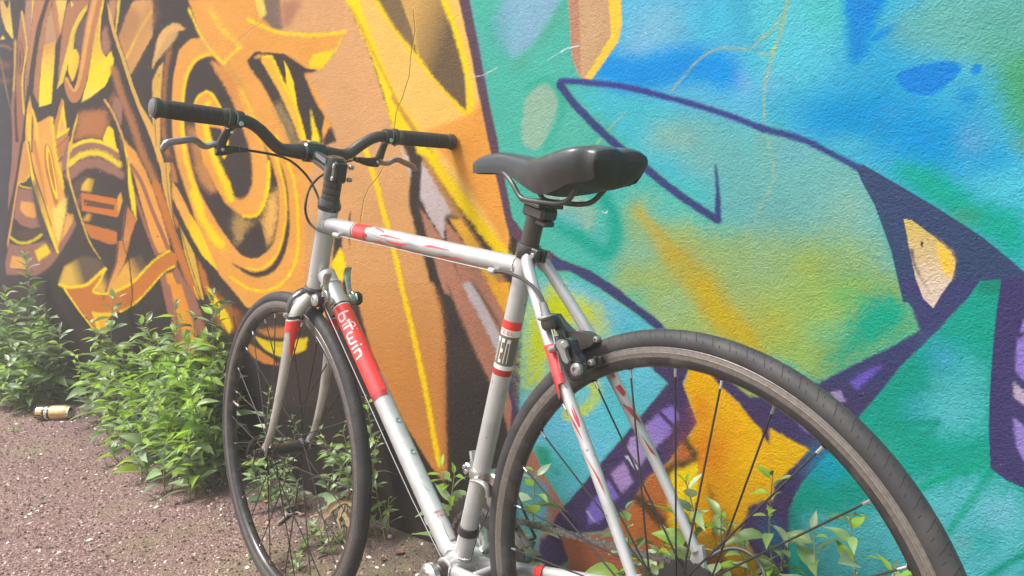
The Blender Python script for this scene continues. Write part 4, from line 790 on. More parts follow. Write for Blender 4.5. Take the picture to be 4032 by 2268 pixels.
# top tube decals
TTs = surf(TT0, TT1, .0146); tx_ = n3(TT1-TT0)
def tts(px, py): return float((P(px, py, .0146)-TT0)@tx_)
t0 = tts(1383, 918); t1 = tts(1432, 935)
band(TTs, t0, lambda q: t1+(.010 if q > .014 else (.004 if abs(q) < .003 else 0)), .0148, 'red_band', M_['red']); band(TTs, t1-.006, lambda q: t1+(.009 if -.006 < q < .001 else 0), .0148, 'band_edge', M_['darkred'], a0=-.014, a1=.006, lift=.0005)
band(TTs, t0-.0052, t0-.0018, .0150, 'black_ring', M_['blackd']); band(TTs, t0-.0015, t0, .0150, 'white_ring', M_['white'])
for pl in ([(.018, .0165), (.026, .018), (.060, .011), (.057, .0090), (.034, .014)], [(.045, .003), (.066, .0065), (.125, .004), (.075, .0035)], [(.060, -.006), (.075, -.0035), (.112, -.003), (.140, .001), (.118, -.0055), (.114, -.0085), (.085, -.0065)],
           [(.042, -.005), (.060, -.009), (.066, -.013), (.055, -.012)], [(.020, -.010), (.045, -.008), (.060, -.0105), (.035, -.0125)], [(.175, .001), (.195, .005), (.270, .0035), (.215, .0025)], [(.205, -.0115), (.235, -.0085), (.290, -.004), (.265, -.0075), (.225, -.0115)], [(.125, -.017), (.135, -.014), (.175, -.016), (.150, -.019)], [(.085, -.014), (.10, -.012), (.112, -.015), (.095, -.017)]):
    shape(TTs, [(t1+a, b) for a, b in pl], 'red_flash', M_['red'])
strokes(TTs, [[(t1+.010, .004), (t1+.05, -.001), (t1+.09, -.004)], [(t1+.03, .010), (t1+.045, .003)], [(t1+.215, -.006), (t1+.235, -.0075), (t1+.245, -.008)], [(t1+.13, -.0005), (t1+.165, -.002)]], .0006, 'scratch', M_['brownd'], caps=False, n=2)
# seat tube decals (s measured down from the clamp)
STs = surf(ST, BB, .0143); sx_ = n3(BB-ST)
def sts(px, py): return float((P(px, py, .0143)-ST)@sx_)
a_, b_, c_, d_, e_, g_ = sts(2018, 1274), sts(2012, 1308), sts(2006, 1333), sts(1982, 1448), sts(1974, 1463), sts(1968, 1486)
band(STs, a_, b_, .0143, 'red_band', M_['red']); band(STs, b_, c_, .0143, 'white_band', M_['white']); band(STs, c_, d_, .0143, 'taupe_band', M_['brownd']); band(STs, d_, e_, .0143, 'white_band', M_['white']); band(STs, e_, g_, .0143, 'dark_red_band', M_['darkred'])
# on this tube the lower side faces forward: q falls towards the front (left in view)
qd = -1 if STs(0, .01)[0] > STs(0, 0)[0] else 1
mL = lambda ox, oy: (lambda a, b: (ox-b, qd*(oy+a)))
strokes(STs, text('STEEL', .0048, 1.35, mapf=mL(c_-.0028, -.0135)), .0009, 'lettering', M_['red'], caps=False, n=2)
hh = d_-c_-.008; y0 = d_-.004
def big(L, ox, wd_): return [[(y0-b*hh, qd*(ox+a*wd_)) for a, b in l] for l in L]
for L, ox in (([[(.7, 0), (.7, 1)], [(0, .94), (.8, .94)]], -.0125), ([[(.25, 0), (.25, 1)], [(-.1, .9), (.7, .9)], [(-.1, .97), (.7, .97)]], -.0062), ([[(.1, .03), (.1, .97), (.8, .97)], [(.1, .5), (.7, .5)], [(.1, .05), (.75, .05)]], +.0008), ([[(.0, 0), (.15, .9), (.5, .98), (.85, .9), (.95, 0)], [(.15, .88), (.85, .88)]], .0085)):
    strokes(STs, big(L, ox, .0056), .0011, 'lettering', M_['white'], caps=False, n=2)
    m = MB()
for ox in (-.0130, -.0070, .0008, .0092): band(STs, y0-hh, y0-hh*.84, .0143, 'letter_block', M_['white'], a0=min(qd*ox, qd*(ox+.0050)), a1=max(qd*ox, qd*(ox+.0050)), lift=.0009, n=6)
for f0, f1 in ((.42, .58), (0, .14)): band(STs, y0-hh*f1, y0-hh*f0, .0143, 'letter_block', M_['white'], a0=min(qd*.0010, qd*.0052), a1=max(qd*.0010, qd*.0052), lift=.0009, n=6)
c0 = sts(1845, 2120); m = MB(); ax = n3(BB-ST); m.lathe([(.0150, -.008), (.0162, -.007), (.0164, .006), (.0150, .007)], ST+ax*(c0), ax, 30); part(m, 'rubber_collar', M_['plastic'], frame)
# seat stay decals
SSl = surf((.236, .0195, .402), (.164, .044, .2925), .0086, ref=np.array([-.2, 1, 0])); SS2 = surf((.164, .044, .2925), (.075, .0565, .150), .0085, ref=np.array([-.2, 1, 0]))
sa = float((P(2155, 1378, .035)-np.array([.236, .0195, .402]))@n3(np.array([.164, .044, .2925])-np.array([.236, .0195, .402])))
shape(SSl, [(sa, -.010), (sa+.004, .010), (sa+.058, .010), (sa+.058, .000), (sa+.075, -.002), (sa+.075, -.010)], 'red_flash', M_['red']); shape(SSl, [(sa+.045, -.008), (sa+.045, .010), (sa+.058, .010), (sa+.059, .000), (sa+.076, -.003), (sa+.076, -.008)], 'red_flash', M_['darkred'], lift=.0008)
for pl in ([(.020, -.004), (.045, .004), (.048, .008), (.030, .002)], [(.045, -.003), (.075, .002), (.098, .003), (.098, .006), (.088, .007), (.070, .006)], [(.070, -.003), (.095, -.001), (.115, .003), (.095, .002)], [(.125, -.002), (.150, .002), (.185, .006), (.165, .006)]): shape(SS2, pl, 'red_flash', M_['darkred'])
SR2 = surf((.164, -.044, .2925), (.075, -.0565, .150), .0085, ref=np.array([-.6, 1, 0]))
for pl in ([(.028, .0), (.036, .007), (.044, .006), (.042, .002)], [(.055, -.001), (.055, .007), (.068, .009), (.072, .003)], [(.078, -.003), (.090, .006), (.115, .010), (.100, .002)], [(.125, .001), (.16, .007), (.15, .002)]): shape(SR2, pl, 'red_flash', M_['darkred'])
CSs = surf((.30, -.039, -.057), (.10, -.0555, -.022), .0115); csx = float((P(2130, 2228, -.04)-np.array([.30, -.039, -.057]))@n3(np.array([-.20, -.0165, .035])))
band(surf((.30, -.038, -.0575), (.10, -.055, -.0235), .0118), csx-.006, csx+.007, .0118, 'red_flash', M_['red'], lift=.0003)
# ---- fork
fk = MB()
fc = lambda f_, u_, s_: HUB+FW*f_+up*u_+LF*s_
for sg in (1, -1):
    pth = bez([fc(-.028, .358, sg*.006), fc(-.031, .350, sg*.024), fc(-.032, .325, sg*.038), fc(-.0335, .285, sg*.044), fc(-.034, .22, sg*.0465), fc(-.031, .14, sg*.049), fc(-.020, .06, sg*.050), fc(-.006, .018, sg*.050)], 6)
    k = len(pth); fk.tube(pth, np.interp(np.linspace(0, 1, k), [0, .15, .5, .8, 1], [.0135, .0130, .0098, .0072, .0058]), 20, ry=np.interp(np.linspace(0, 1, k), [0, .15, .5, .8, 1], [.0135, .0158, .0138, .0092, .0066]), up=LF)
    fk.prism([fc(-.010, .024, sg*.050), fc(.002, .022, sg*.050), fc(.010, .004, sg*.050), fc(.009, -.010, sg*.050), fc(.002, -.012, sg*.050), fc(-.008, -.006, sg*.050)], LF*-.003, LF*.003)
fk.lathe([(0, 0), (.0165, .002), (.0178, .010), (.0165, .024), (.0, .026)], HBt+u*.004, u, 28)
fork = part(fk, 'fork', M_['silverfork'])
for sg in (1, -1):
    # black, white and red flashes below the crown
    a0, b0 = fc(-.0335, .285, sg*.044), fc(-.034, .22, sg*.0465)
    def fs(s_, q, l=.0006, a0=a0, b0=b0, sg=sg):
        ax = n3(b0-a0); sd_ = n3(LF*sg-ax*((LF*sg)@ax)); t_ = n3(np.cross(ax, LF)); 
        ph = q/.013; yy = .0108+.0*s_; k_ = s_/.065
        ra = np.interp(s_, [-.06, 0, .065], [.0132, .0121, .0102]); rb = np.interp(s_, [-.06, 0, .065], [.0160, .0152, .0140])
        return a0+ax*s_+sd_*(math.cos(ph)*(ra+l))+t_*(math.sin(ph)*(rb+l))
    for (f0, f1, mt, nm, lf) in ((-.037, -.031, 'blackd', 'black_ring', .0006), (-.030, -.0275, 'white', 'white_ring', .0006), (-.0275, -.005, 'red', 'red_band', .0006)):
        band(fs, f0, f1, .013, nm, M_[mt], parent=fork, sk=lambda q: q*.35 if abs(q) < .0205 else math.copysign(.0205, q)*.35*(1-(abs(q)-.0205)/.0205), lift=lf)
    shape(fs, [(-.012, -.026), (.045, -.024), (.040, -.018), (-.004, -.011), (-.012, -.010)], 'red_flash', M_['red'], parent=fork, lift=.0009)
    strokes(fs, [[(.05, .002), (.085, .003)], [(.058, .0045), (.075, .005)], [(.13, -.004), (.15, -.001)]], .0009, 'scratch', M_['brownd'], parent=fork, caps=False, n=2)
# headset
hd = MB(); hd.lathe([(.0150, .0), (.0205, .0), (.0225, .003), (.0228, .010), (.0205, .0155), (.019, .020), (.0188, .0215), (.0165, .0215)], HT-u*.001, up, 32); part(hd, 'headset', M_['blackg'])
hd = MB(); hd.lathe([(.0150, -.001), (.0205, .0), (.0228, .004), (.0222, .010), (.0185, .014), (.015, .015)], HBt-u*.003, u, 32); part(hd, 'headset', M_['blackg'])
sp_ = MB()
for k in range(3): sp_.lathe([(.0140, .0), (.0173, .0004), (.0175, .001), (.0175, .0118), (.0173, .0124), (.0140, .0128)], HT+up*(.020+.0129*k), up, 30)
part(sp_, 'spacer', M_['blackm'])
# stem
BC = HT+up*.0902+FW*.0935
sm_ = MB(); cB = HT+up*.057; cT = HT+up*.1015
sm_.lathe([(.0, -.0005), (.0165, -.0005), (.0185, .001), (.0188, .004), (.0186, .040), (.0178, .0435), (.0150, .0445), (0, .0445)], cB, up, 30)
sm_.box(cB+up*.021-FW*.019, FW*.008, LF*.0135, up*.0195, .004)
sh = [cB+up*.022+FW*.010, cB+up*.024+FW*.035, BC-FW*.016-up*.005]; sm_.tube(sh, [.0165, .0138, .0135], 20, ry=[.0145, .0128, .0145], up=up)
sm_.cyl(BC-LF*.0235, BC+LF*.0235, .0195, 28, .18)
sm_.box(BC+FW*.0165, FW*.006, LF*.0205, up*.0185, .004)
stem = part(sm_, 'stem', M_['blackg'])
m = MB()
for k in (.009, .033): m.cyl(cB+up*k-FW*.0225-LF*.017, cB+up*k-FW*.0225-LF*.0255, .0042, 12); m.cyl(cB+up*k-FW*.0225+LF*.017, cB+up*k-FW*.0225+LF*.0135, .0042, 12)
for a in (-1, 1):
    for b in (-1, 1): m.cyl(BC+FW*.0215+LF*a*.0145+up*b*.0135, BC+FW*.0255+LF*a*.0145+up*b*.0135, .0036, 12)
part(m, 'stem_bolt', M_['steel'], stem); m = MB(); m.lathe([(0, .0035), (.008, .0033), (.0148, .0015), (.0155, 0)], cB+up*.0445, up, 26); part(m, 'top_cap', M_['blackm'], stem)
m = MB(); m.box(BC+up*.0195+FW*.008, FW*.006, LF*.010, up*.0022, .001); part(m, 'clamp_gap', M_['chrome'], stem)
# handlebar
def bar_pt(t):
    a = abs(t); h = np.interp(a, [0, .06, .0685, .078, .0875, .10, .113, .1266, .139, .156, .175, .315], [0, 0, .001, .0055, .0125, .0235, .0335, .0415, .0462, .0483, .0492, .054]); sw = np.interp(a, [0, .08, .14, .315], [0, 0, -.002, -.013])
    return BC+LF*t+up*h+FW*sw
tt_ = np.linspace(-.300, .290, 81); hb_ = MB(); hb_.tube(bez([bar_pt(t) for t in tt_], 2), np.interp(np.abs(np.linspace(-.300, .290, 161)), [0, .03, .06, .12], [.0157, .0154, .0122, .0112]), 22); bar = part(hb_, 'handlebar', M_['blackm'])
for sg in (1, -1):
    g = holder('grip'); a = bar_pt(sg*.180); b = bar_pt(sg*(.299 if sg > 0 else .312)); ax = n3(b-a); L = np.linalg.norm(b-a); x = n3(up-ax*(up@ax)); y = np.cross(ax, x)
    nu_, nv_ = 92, 176; rows = []
    for i in range(nu_+1):
        t = i/nu_; d = L*t; edge = min(t, 1-t)*L
        th = np.arange(nv_)/nv_*2*math.pi; tri = np.abs(((d/.0125) % 1)*2-1)
        ph = (np.arange(nv_)/8+tri*1.3) % 1
        gr = np.where((ph < .40) & (edge > .011), -.0017, 0)
        r = .0154+.0005*math.sin(t*math.pi)+gr
        if edge < .0015: r = r-.0008
        rows.append(a+ax*d+r[:, None]*(np.cos(th)[:, None]*x+np.sin(th)[:, None]*y))
    m = MB(); m.grid(rows, cv=True); part(m, 'rubber_sleeve', M_['rubber'], g, smooth=40)
    for d0, wdt in ((-.0095, .010), (L-.001, .0095)):
        m = MB(); m.lathe([(.0125, 0), (.0168, .0), (.0174, .0012), (.0174, wdt-.0012), (.0168, wdt), (.0125, wdt)], a+ax*d0, ax, 34); part(m, 'lock_ring', M_['blackm'], g)
        m = MB(); q = a+ax*(d0+wdt/2)-x*.0165-FW*.004; m.cyl(q, q-x*.0028, .0028, 12); m.lathe([(.0176, 0), (.0177, .0006)], a+ax*(d0+wdt+.0002), ax, 34); part(m, 'ring_screw', M_['chrome'], g)
    m = MB(); m.lathe([(0, .0050), (.0095, .0046), (.0138, .0028), (.0150, .0)], b+ax*.0078, ax, 30); part(m, 'end_plug', M_['greyplug'], g, label='grey end plug')
    # brake lever
    bl = holder('brake_lever'); sgx = sg; pl0 = BC+FW*.026
    def Q(px, py, f=0.): return P(px, py, n=FW, P0=pl0+FW*f)
    c = bar_pt(sg*.158); axb = n3(bar_pt(sg*.165)-bar_pt(sg*.150)); m = MB(); m.lathe([(.0115, -.0075), (.0152, -.0075), (.0160, -.006), (.0160, .006), (.0152, .0075), (.0115, .0075)], c, axb, 26); m.box(c+FW*.015-up*.003, axb*.0065, FW*.008, up*.010, .003)
    if sg > 0: sp = dict(per=[(905, 505), (880, 545), (862, 590)], body=[(850, 588), (880, 592), (920, 588), (962, 590)], pv=(868, 583), lev=[(862, 578), (845, 566), (815, 575), (795, 572), (775, 556), (750, 549), (715, 554), (662, 562), (645, 580), (637, 590)], cab=(962, 590))
    else: sp = dict(per=[(1523, 548), (1508, 580), (1492, 625)], body=[(1490, 638), (1455, 638), (1425, 632), (1397, 626)], pv=(1478, 634), lev=[(1478, 634), (1512, 643), (1530, 641), (1548, 632), (1566, 629), (1590, 639), (1622, 655), (1630, 664), (1630, 674)], cab=(1395, 626))
    m.tube([c+FW*.012-up*.008]+[Q(*q) for q in sp['per']], [.010, .0085, .0085, .010], 14, ry=[.008, .006, .006, .007], up=LF)
    m.tube(bez([Q(*q) for q in sp['body']], 4), [.0105]*1+list(np.linspace(.0115, .0048, 12)), 14, ry=[.006]+list(np.linspace(.0075, .0045, 12)), up=up)
    part(m, 'lever_clamp', M_['blackm'], bl)
    m = MB(); lp = bez([Q(*q, .004) for q in sp['lev']], 5); k = len(lp); m.tube(lp, np.interp(np.linspace(0, 1, k), [0, .2, .4, .9, 1], [.0055, .0058, .0062, .0066, .0045]), 10, ry=np.interp(np.linspace(0, 1, k), [0, .3, 1], [.008, .0065, .0058]), up=up); part(m, 'lever_blade', M_['lever'], bl)
    m = MB(); q = c-up*.004+(-FW)*.0172; m.cyl(q+FW*.004, q-FW*.0025, .0045, 12); q = Q(*sp['per'][0])-FW*.010-up*.005; m.cyl(q, q-FW*.002, .0034, 12); q = Q(*sp['pv'])-FW*.010; m.cyl(q, q-FW*.002, .0034, 10); part(m, 'clamp_bolt', M_['chrome'], bl)
    m = MB(); th = np.linspace(1.75, 3.6, 16); rows = [[c+axb*o_+(.0163)*(math.cos(t)*FW+math.sin(t)*up) for t in th] for o_ in (.0055, .0068)]; m.grid(rows); part(m, 'clamp_edge', M_['chrome'], bl)
    m = MB(); q0 = Q(*sp['cab']); dr = n3(Q(*sp['body'][-1])-Q(*sp['body'][-2])); m.cyl(q0-dr*.012, q0-dr*.004, .0062, 14); m.cyl(q0-dr*.003, q0+dr*.006, .0050, 14); part(m, 'barrel_adjuster', M_['blackg'], bl)
# cables
def cable(name, pth, r, mt, n=8): m = MB(); m.tube(bez(pth, n), r, 8); return part(m, name, M_[mt])
Qf = lambda px, py, f: P(px, py, n=FW, P0=BC+FW*f)
cable('brake_cable', [Qf(955, 589, .026), Qf(1030, 600, .034), Qf(1107, 617, .045), Qf(1160, 645, .055), Qf(1210, 695, .055), Qf(1238, 742, .035), Qf(1256, 790, .012), P(1262, 850, -.01), P(1250, 1000, -.02), HUB+FW*-.005+up*.415-LF*.012, HUB+FW*-.004+up*.375-LF*.03], .0025, 'cable')
cable('brake_cable', [Qf(1400, 627, .026), Qf(1355, 640, .030), Qf(1320, 654, .034), Qf(1285, 680, .038), Qf(1252, 702, .030), Qf(1222, 738, .02), P(1205, 790, .035), P(1204, 840, .034), P(1222, 882, .026), P(1258, 908, .022), P(1320, 925, .0185)], .0025, 'cable')
m = MB(); a, b = P(1314, 923, .018), P(1338, 930, .018); m.cyl(a, b, .0048, 14, .3); m.box((a+b)/2-ey*.004, n3(b-a)*.007, ey*.005, up*.004, .001); part(m, 'cable_stop', M_['silver'], frame)
m = MB(); a2, b2 = P(1926, 1064, .018), P(1950, 1070, .018); m.cyl(a2, b2, .0048, 14, .3); m.box((a2+b2)/2-ey*.004, n3(b2-a2)*.006, ey*.005, up*.004, .001); part(m, 'cable_stop', M_['silver'], frame)
cable('inner_cable', [b, (b+a2)/2, a2], .0009, 'chrome', 2)
cable('brake_cable', [P(1948, 1069, .018), P(1985, 1072, .022), P(2020, 1082, .028), P(2060, 1100, .036), P(2100, 1130, .044), P(2128, 1165, .048), P(2142, 1195, .050)], .0026, 'cable')
# seatpost, clamp, saddle
PT = np.array([.2325, 0, .508]); m = MB(); m.tube([ST-n3(BB-ST)*-.03, ST+n3(ST-BB)*.062], .0135, 28); part(m, 'seatpost', M_['blackm'])
ax = n3(ST-BB); m = MB(); c = ST-ax*.004; m.lathe([(.0145, -.010), (.0166, -.010), (.0174, -.0085), (.0174, .0085), (.0166, .010), (.0145, .010)], c, ax, 32); bk = n3(np.cross(ey, ax)); bk = bk if bk[0] < 0 else -bk
for sg in (1, -1): m.box(c+bk*.021+ey*sg*.0065, bk*.0075, ey*.0042, ax*.0095, .003)
cl = part(m, 'seat_clamp', M_['blackg']); m = MB(); m.cyl(c+bk*.022+ey*.0105, c+bk*.022+ey*.0145, .0042, 14); m.cyl(c+bk*.022-ey*.0105, c+bk*.022-ey*.015, .0045, 14); part(m, 'clamp_bolt', M_['steel'], cl)
hc = ST+n3(ST-BB)*.059; m = MB(); m.box(hc+bk*.006-ax*.004, bk*.022, ey*.016, ax*.0095, .005); m.box(hc+bk*.006+ax*.0075, bk*.020, ey*.0245, ax*.0028, .002); m.box(hc+bk*.020-ax*.0165, bk*.010, ey*.010, ax*.0035, .0015); part(m, 'seatpost_head', M_['blackm'])
sad = holder('saddle'); XN, XT = .372, .094
S_ = np.linspace(0, 1, 57); SW = lambda s: np.interp(s, [0, .015, .05, .12, .3, .42, .52, .62, .72, .82, .90, .96, 1], [.004, .0115, .0160, .0188, .0210, .0265, .035, .0485, .0610, .0680, .0700, .0675, .056])
SZ = lambda s: np.interp(s, [0, .04, .12, .25, .42, .55, .68, .80, .90, .97, 1], [.5510, .5620, .5695, .5705, .5615, .5560, .5560, .5600, .5620, .5610, .5585])
SK = lambda s: np.interp(s, [0, .04, .2, .35, .47, .56, .64, .74, .86, .95, 1], [.5440, .5430, .5410, .5340, .5180, .5050, .5030, .5070, .5130, .5140, .5150])
def smth(F): 
    k = np.array([F(s) for s in S_]); 
    for _ in range(3): k[1:-1] = (k[:-2]+2*k[1:-1]+k[2:])/4
    return lambda s: np.interp(s, S_, k)
SW, SZ, SK = smth(SW), smth(SZ), smth(SK)
rows = []; th = np.linspace(-1, 1, 41)
for s_ in S_:
    x = XN+(XT-XN)*s_; w_, zt, zb = SW(s_), SZ(s_), SK(s_); r_ = []
    for t in th:
        a = abs(t)
        if a < .62: f_ = a/.62; yy = w_*(f_*.93); zz = zt-(zt-zb)*.16*f_**2.6-.0035*math.exp(-(yy/.009)**2)*min(1, max(0, (s_-.3)*3))
        else:
            f_ = (a-.62)/.38; wing = min(1, max(0, (s_-.45)/.2)); yy = w_*(.93+.07*math.sin(min(1, f_*1.6)*math.pi/2)-(.10+.32*wing*max(0, 1-(s_-.6)*1.6))*f_**1.7); zz = zt-(zt-zb)*(.16+.84*f_**.9)
        xx = x-.022*max(0, a-.35)*max(0, (s_-.78))*4.5*(-1)  - .0
        r_.append((xx, math.copysign(yy, t), zz))
    rows.append(r_)
last = np.array(rows[-1]); zm = (SZ(1)+SK(1))/2
for a in (.35, .7, 1.0, 1.2, 1.36, 1.48, 1.56):
    q = last.copy(); q[:, 0] -= .013*math.sin(a)*(1-.55*np.exp(-(q[:, 1]/.016)**2)); q[:, 1] *= 1-.07*(1-math.cos(a)); q[:, 2] = zm+(q[:, 2]-zm)*math.cos(a)**.38; rows.append([tuple(p_) for p_ in q])
rows.insert(0, [(XN+.001, 0, SZ(0)-.003)]*41)
m = MB(); m.grid(rows[:-4]); part(m, 'saddle_cover', M_['saddle'], sad, smooth=70)
rows2 = [[np.array(r[0])*(1-k)+np.array(r[-1])*k+np.array([0, 0, .002-.010*math.sin(k*math.pi)*min(1, max(0, (i/57-.5)*3))]) for k in np.linspace(0, 1, 13)] for i, r in enumerate(rows[:-7])]
lr = [rows[-1][int(round(j/12*40))] for j in range(13)]; m = MB(); m.grid(rows2+[[np.array(a)*.5+np.array(b)*.5-np.array([.004, 0, .002]) for a, b in zip(rows2[-1], lr)], lr])
for e in (0, -1): m.grid([[r[e] for r in rows[-8:]], [lr[e]]*8])
m.grid(rows[-5:])
part(m, 'saddle_shell', M_['plastic'], sad, smooth=70)
for sg in (1, -1):
    rp = bez([(.315, sg*.008, .545), (.292, sg*.016, .540), (.268, sg*.0215, .524), (.252, sg*.022, .5045), (.238, sg*.022, .4985), (.205, sg*.022, .494), (.178, sg*.0225, .4915), (.158, sg*.024, .495), (.140, sg*.029, .512), (.120, sg*.038, .540), (.110, sg*.044, .552)], 5)
    m = MB(); m.tube(rp, .0036, 12); part(m, 'saddle_rail', M_['rail'] if sg > 0 else M_['blackm'], sad)
m = MB(); m.box((.118, 0, .545), (.010, 0, .004), (0, .052, 0), (0, 0, .006), .003); part(m, 'rail_mount', M_['plastic'], sad)
# ---- wheels
def make_wheel(c, fx, fz, ax, n0, phase, hubw, flw, rear, label):
    wh = holder('wheel', label); c = np.asarray(c, float)
    pol = lambda a, r, y: c+fx*math.cos(a)*r+fz*math.sin(a)*r+ax*y
    A = np.linspace(0, 2*math.pi, 181)[:-1]
    def rev(prof, closed=True): 
        m = MB(); m.grid([[pol(a, r, y) for r, y in prof] for a in A], cu=True, cv=closed); return m
    tr = .0133; ty = [(.3242+tr*math.cos(t)*(1.0 if abs(math.cos(t)) < .8 else 1.0), tr*math.sin(t)) for t in np.linspace(-2.35, 2.35, 25)]
    part(rev(ty, False), 'tyre', M_['tyre'], wh, smooth=60)
    # tread grooves: thin dark cuts set a hair proud of the casing
    m = MB(); N = 96
    def tp(a, t, l=.00012): r = .3242+(tr+l)*math.cos(t); return pol(a, r, (tr+l)*math.sin(t))
    for k in range(N):
        a0 = 2*math.pi*k/N
        for sg in (1, -1):
            L = [(a0+.010*math.sin(q*1.6)+ (.010 if q > .5 else 0)*(q-.5)*2, sg*q) for q in np.linspace(.16, 1.28, 7)]
            for (a, t), (b_, t2) in zip(L[:-1], L[1:]): wdt = .0030; m.add([tp(a, t), tp(a+wdt*1.1, t), tp(b_+wdt, t2), tp(b_, t2)], [(0, 1, 2, 3)])
            a1 = a0+.030; m.add([tp(a1, sg*.42), tp(a1+.0030, sg*.42), tp(a1+.0078, sg*.66), tp(a1+.0050, sg*.66)], [(0, 1, 2, 3)])
            a1 = a0+.045; m.add([tp(a1, sg*1.02), tp(a1+.0034, sg*1.02), tp(a1+.0084, sg*1.3), tp(a1+.0050, sg*1.3)], [(0, 1, 2, 3)])
            m.add([tp(a0+.004, sg*.255), tp(a0+.055, sg*.255), tp(a0+.055, sg*.30), tp(a0+.004, sg*.30)], [(0, 1, 2, 3)])
    part(m, 'tread_groove', M_['sipe'], wh, smooth=0, kind='stuff')
    rp = [(.3172, .0098), (.3172, .0112), (.3165, .0117)]; 
    body = [(.3172, .0090), (.3150, .0085), (.310, .008), (.310, -.008), (.3150, -.0085), (.3172, -.0090), (.3172, -.0112), (.3045, -.0112), (.3040, -.0118), (.3000, -.0114), (.2955, -.0088), (.2930, -.0050), (.2922, 0), (.2930, .0050), (.2955, .0088), (.3000, .0114), (.3040, .0118), (.3045, .0112), (.3172, .0112)]
    rim = part(rev(body), 'rim', M_['rimblack'], wh, smooth=30)
    m = rev([(.3174, .01145), (.3170, .01185), (.3110, .01175), (.3106, .01195), (.3102, .01175), (.3052, .01180), (.3046, .01145)], False); m2 = rev([(.3174, -.01145), (.3170, -.01185), (.3110, -.01175), (.3052, -.01180), (.3046, -.01145)], False)
    part(m, 'brake_track', M_['track'], wh, smooth=30); part(m2, 'brake_track', M_['track'], wh, smooth=30)
    for rr_ in (.3148, .3122, .3088, .3068):
        m = rev([(rr_+.00028, .01205), (rr_-.00028, .01205)], False); part(m, 'wear_groove', M_['steel'] if rr_ == .3148 else M_['brownd'], rim, smooth=0)
    # hub
    m = MB(); R0 = .0135 if not rear else .0165; fr_ = .0185 if not rear else .0215
    fl = [flw, -flw*(1.0 if not rear else .62)]
    m.lathe([(0, hubw), (.0095, hubw), (.0095, hubw-.006), (.0125, hubw-.007), (.0135, fl[0]+.004), (fr_, fl[0]+.002), (fr_+.0005, fl[0]), (fr_, fl[0]-.002), (R0+.001, fl[0]-.005), (R0, fl[0]-.012), (R0*.96, 0), (R0, fl[1]+.012), (R0+.001, fl[1]+.005), (fr_, fl[1]+.002), (fr_+.0005, fl[1]), (fr_, fl[1]-.002), (.0135, fl[1]-.004), (.0125, -hubw+.007), (.0095, -hubw+.006), (.0095, -hubw), (0, -hubw)], c, ax, 32)
    part(m, 'hub', M_['hub'], wh)
    # spokes
    for k in range(28):
        i = k+n0; a = phase+i*2*math.pi/28; side = 1 if k % 2 == 0 else -1; dr = 1 if (k//2) % 2 == 0 else -1
        f_ = fl[0] if side > 0 else fl[1]; ah = a+dr*R(51.4); h = pol(ah, fr_-.0025, f_+side*.0018*dr); e = pol(a, .2935, side*.0015)
        d = n3(e-h); m = MB(); m.tube([h, h+(e-h)*.03, e-d*.011], .00125, 8); sk = part(m, 'spoke', M_['spoke'], wh)
        m = MB(); m.lathe([(.0012, -.0125), (.0019, -.0125), (.0019, -.0015), (.0030, -.0005), (.0031, .0010), (0, .001)], e, d, 10); part(m, 'nipple', M_['chrome' if (k % 3) else 'steel'], sk)
        m = MB(); m.lathe([(.0019, .0), (.0042, .0), (.0044, .0006)], pol(a, .2922, side*.0015), -n3(pol(a, 1, 0)-c), 12); part(m, 'spoke_eyelet', M_['rimblack'], sk)
    return wh, pol
rw, rpol = make_wheel((0, 0, 0), np.array([1., 0, 0]), np.array([0, 0, 1.]), ey, 0, -.03, .060, .030, True, 'rear wheel')
fwh, fpol = make_wheel(HUB, FW, up, LF, 0, 1.104, .047, .0345, False, 'front wheel')
m = MB(); va = 1.104+2*math.pi/28*5.47*1; 
def vfind():
    best = None
    for k in range(1000):
        a = k/1000*2*math.pi; q = fpol(a, .29, 0)-CB; v = RB@q; px = 2016+CAM_F*v[0]/v[2]; py = 1134+CAM_F*v[1]/v[2]; d = (px-918)**2+(py-1583)**2
        if best is None or d < best[0]: best = (d, a)
    return best[1]
va = vfind(); a, b = fpol(va, .2935, 0), fpol(va, .262, 0); d = n3(b-a); m.lathe([(0, 0), (.0042, 0), (.0042, .004), (.0030, .0045), (.0030, .017), (.0042, .0175), (.0042, .025), (.0026, .0262), (.0022, .033), (0, .034)], a, d, 14); part(m, 'valve', M_['chrome'], fwh)
# quick releases
m = MB(); c = HUB+LF*.053; m.cyl(c, c+LF*.012, .0105, 20); m.cyl(c+LF*.012, c+LF*.021, .0075, 18); c2 = c+LF*.017
lvp = bez([c2+LF*.004, P(978, 1795, n=LF, P0=c2+LF*.006), P(990, 1755, n=LF, P0=c2+LF*.006), P(1012, 1722, n=LF, P0=c2+LF*.004)], 5); m.tube(lvp, np.linspace(.0055, .0078, len(lvp)), 12, ry=np.linspace(.0045, .0035, len(lvp)), up=LF)
part(m, 'quick_release', M_['blackg'], fwh, label='front quick release lever'); m = MB(); m.cyl(HUB-LF*.053, HUB-LF*.068, .0085, 16, .3); part(m, 'axle_nut', M_['blackm'], fwh)
m = MB(); m.cyl((0, -.066, 0), (0, -.080, 0), .009, 16); m.cyl((0, .066, 0), (0, .080, 0), .0095, 16); part(m, 'axle_nut', M_['steel'], rw)
# sprockets
m = MB()
for k, T in enumerate((12, 13, 15, 17, 19, 21, 24, 26)):
    r0 = T*.0127/(2*math.pi); y = -.0575+.0048*k; n_ = T*4; ring = [rpol(j/n_*2*math.pi, r0+(.0022 if j % 4 in (1,) else (.0016 if j % 4 == 2 else -.0012)), y) for j in range(n_)]
    m.prism(ring, -ey*.0009, ey*.0009)
part(m, 'sprocket', M_['chainring'], rw, kind='stuff', smooth=20)
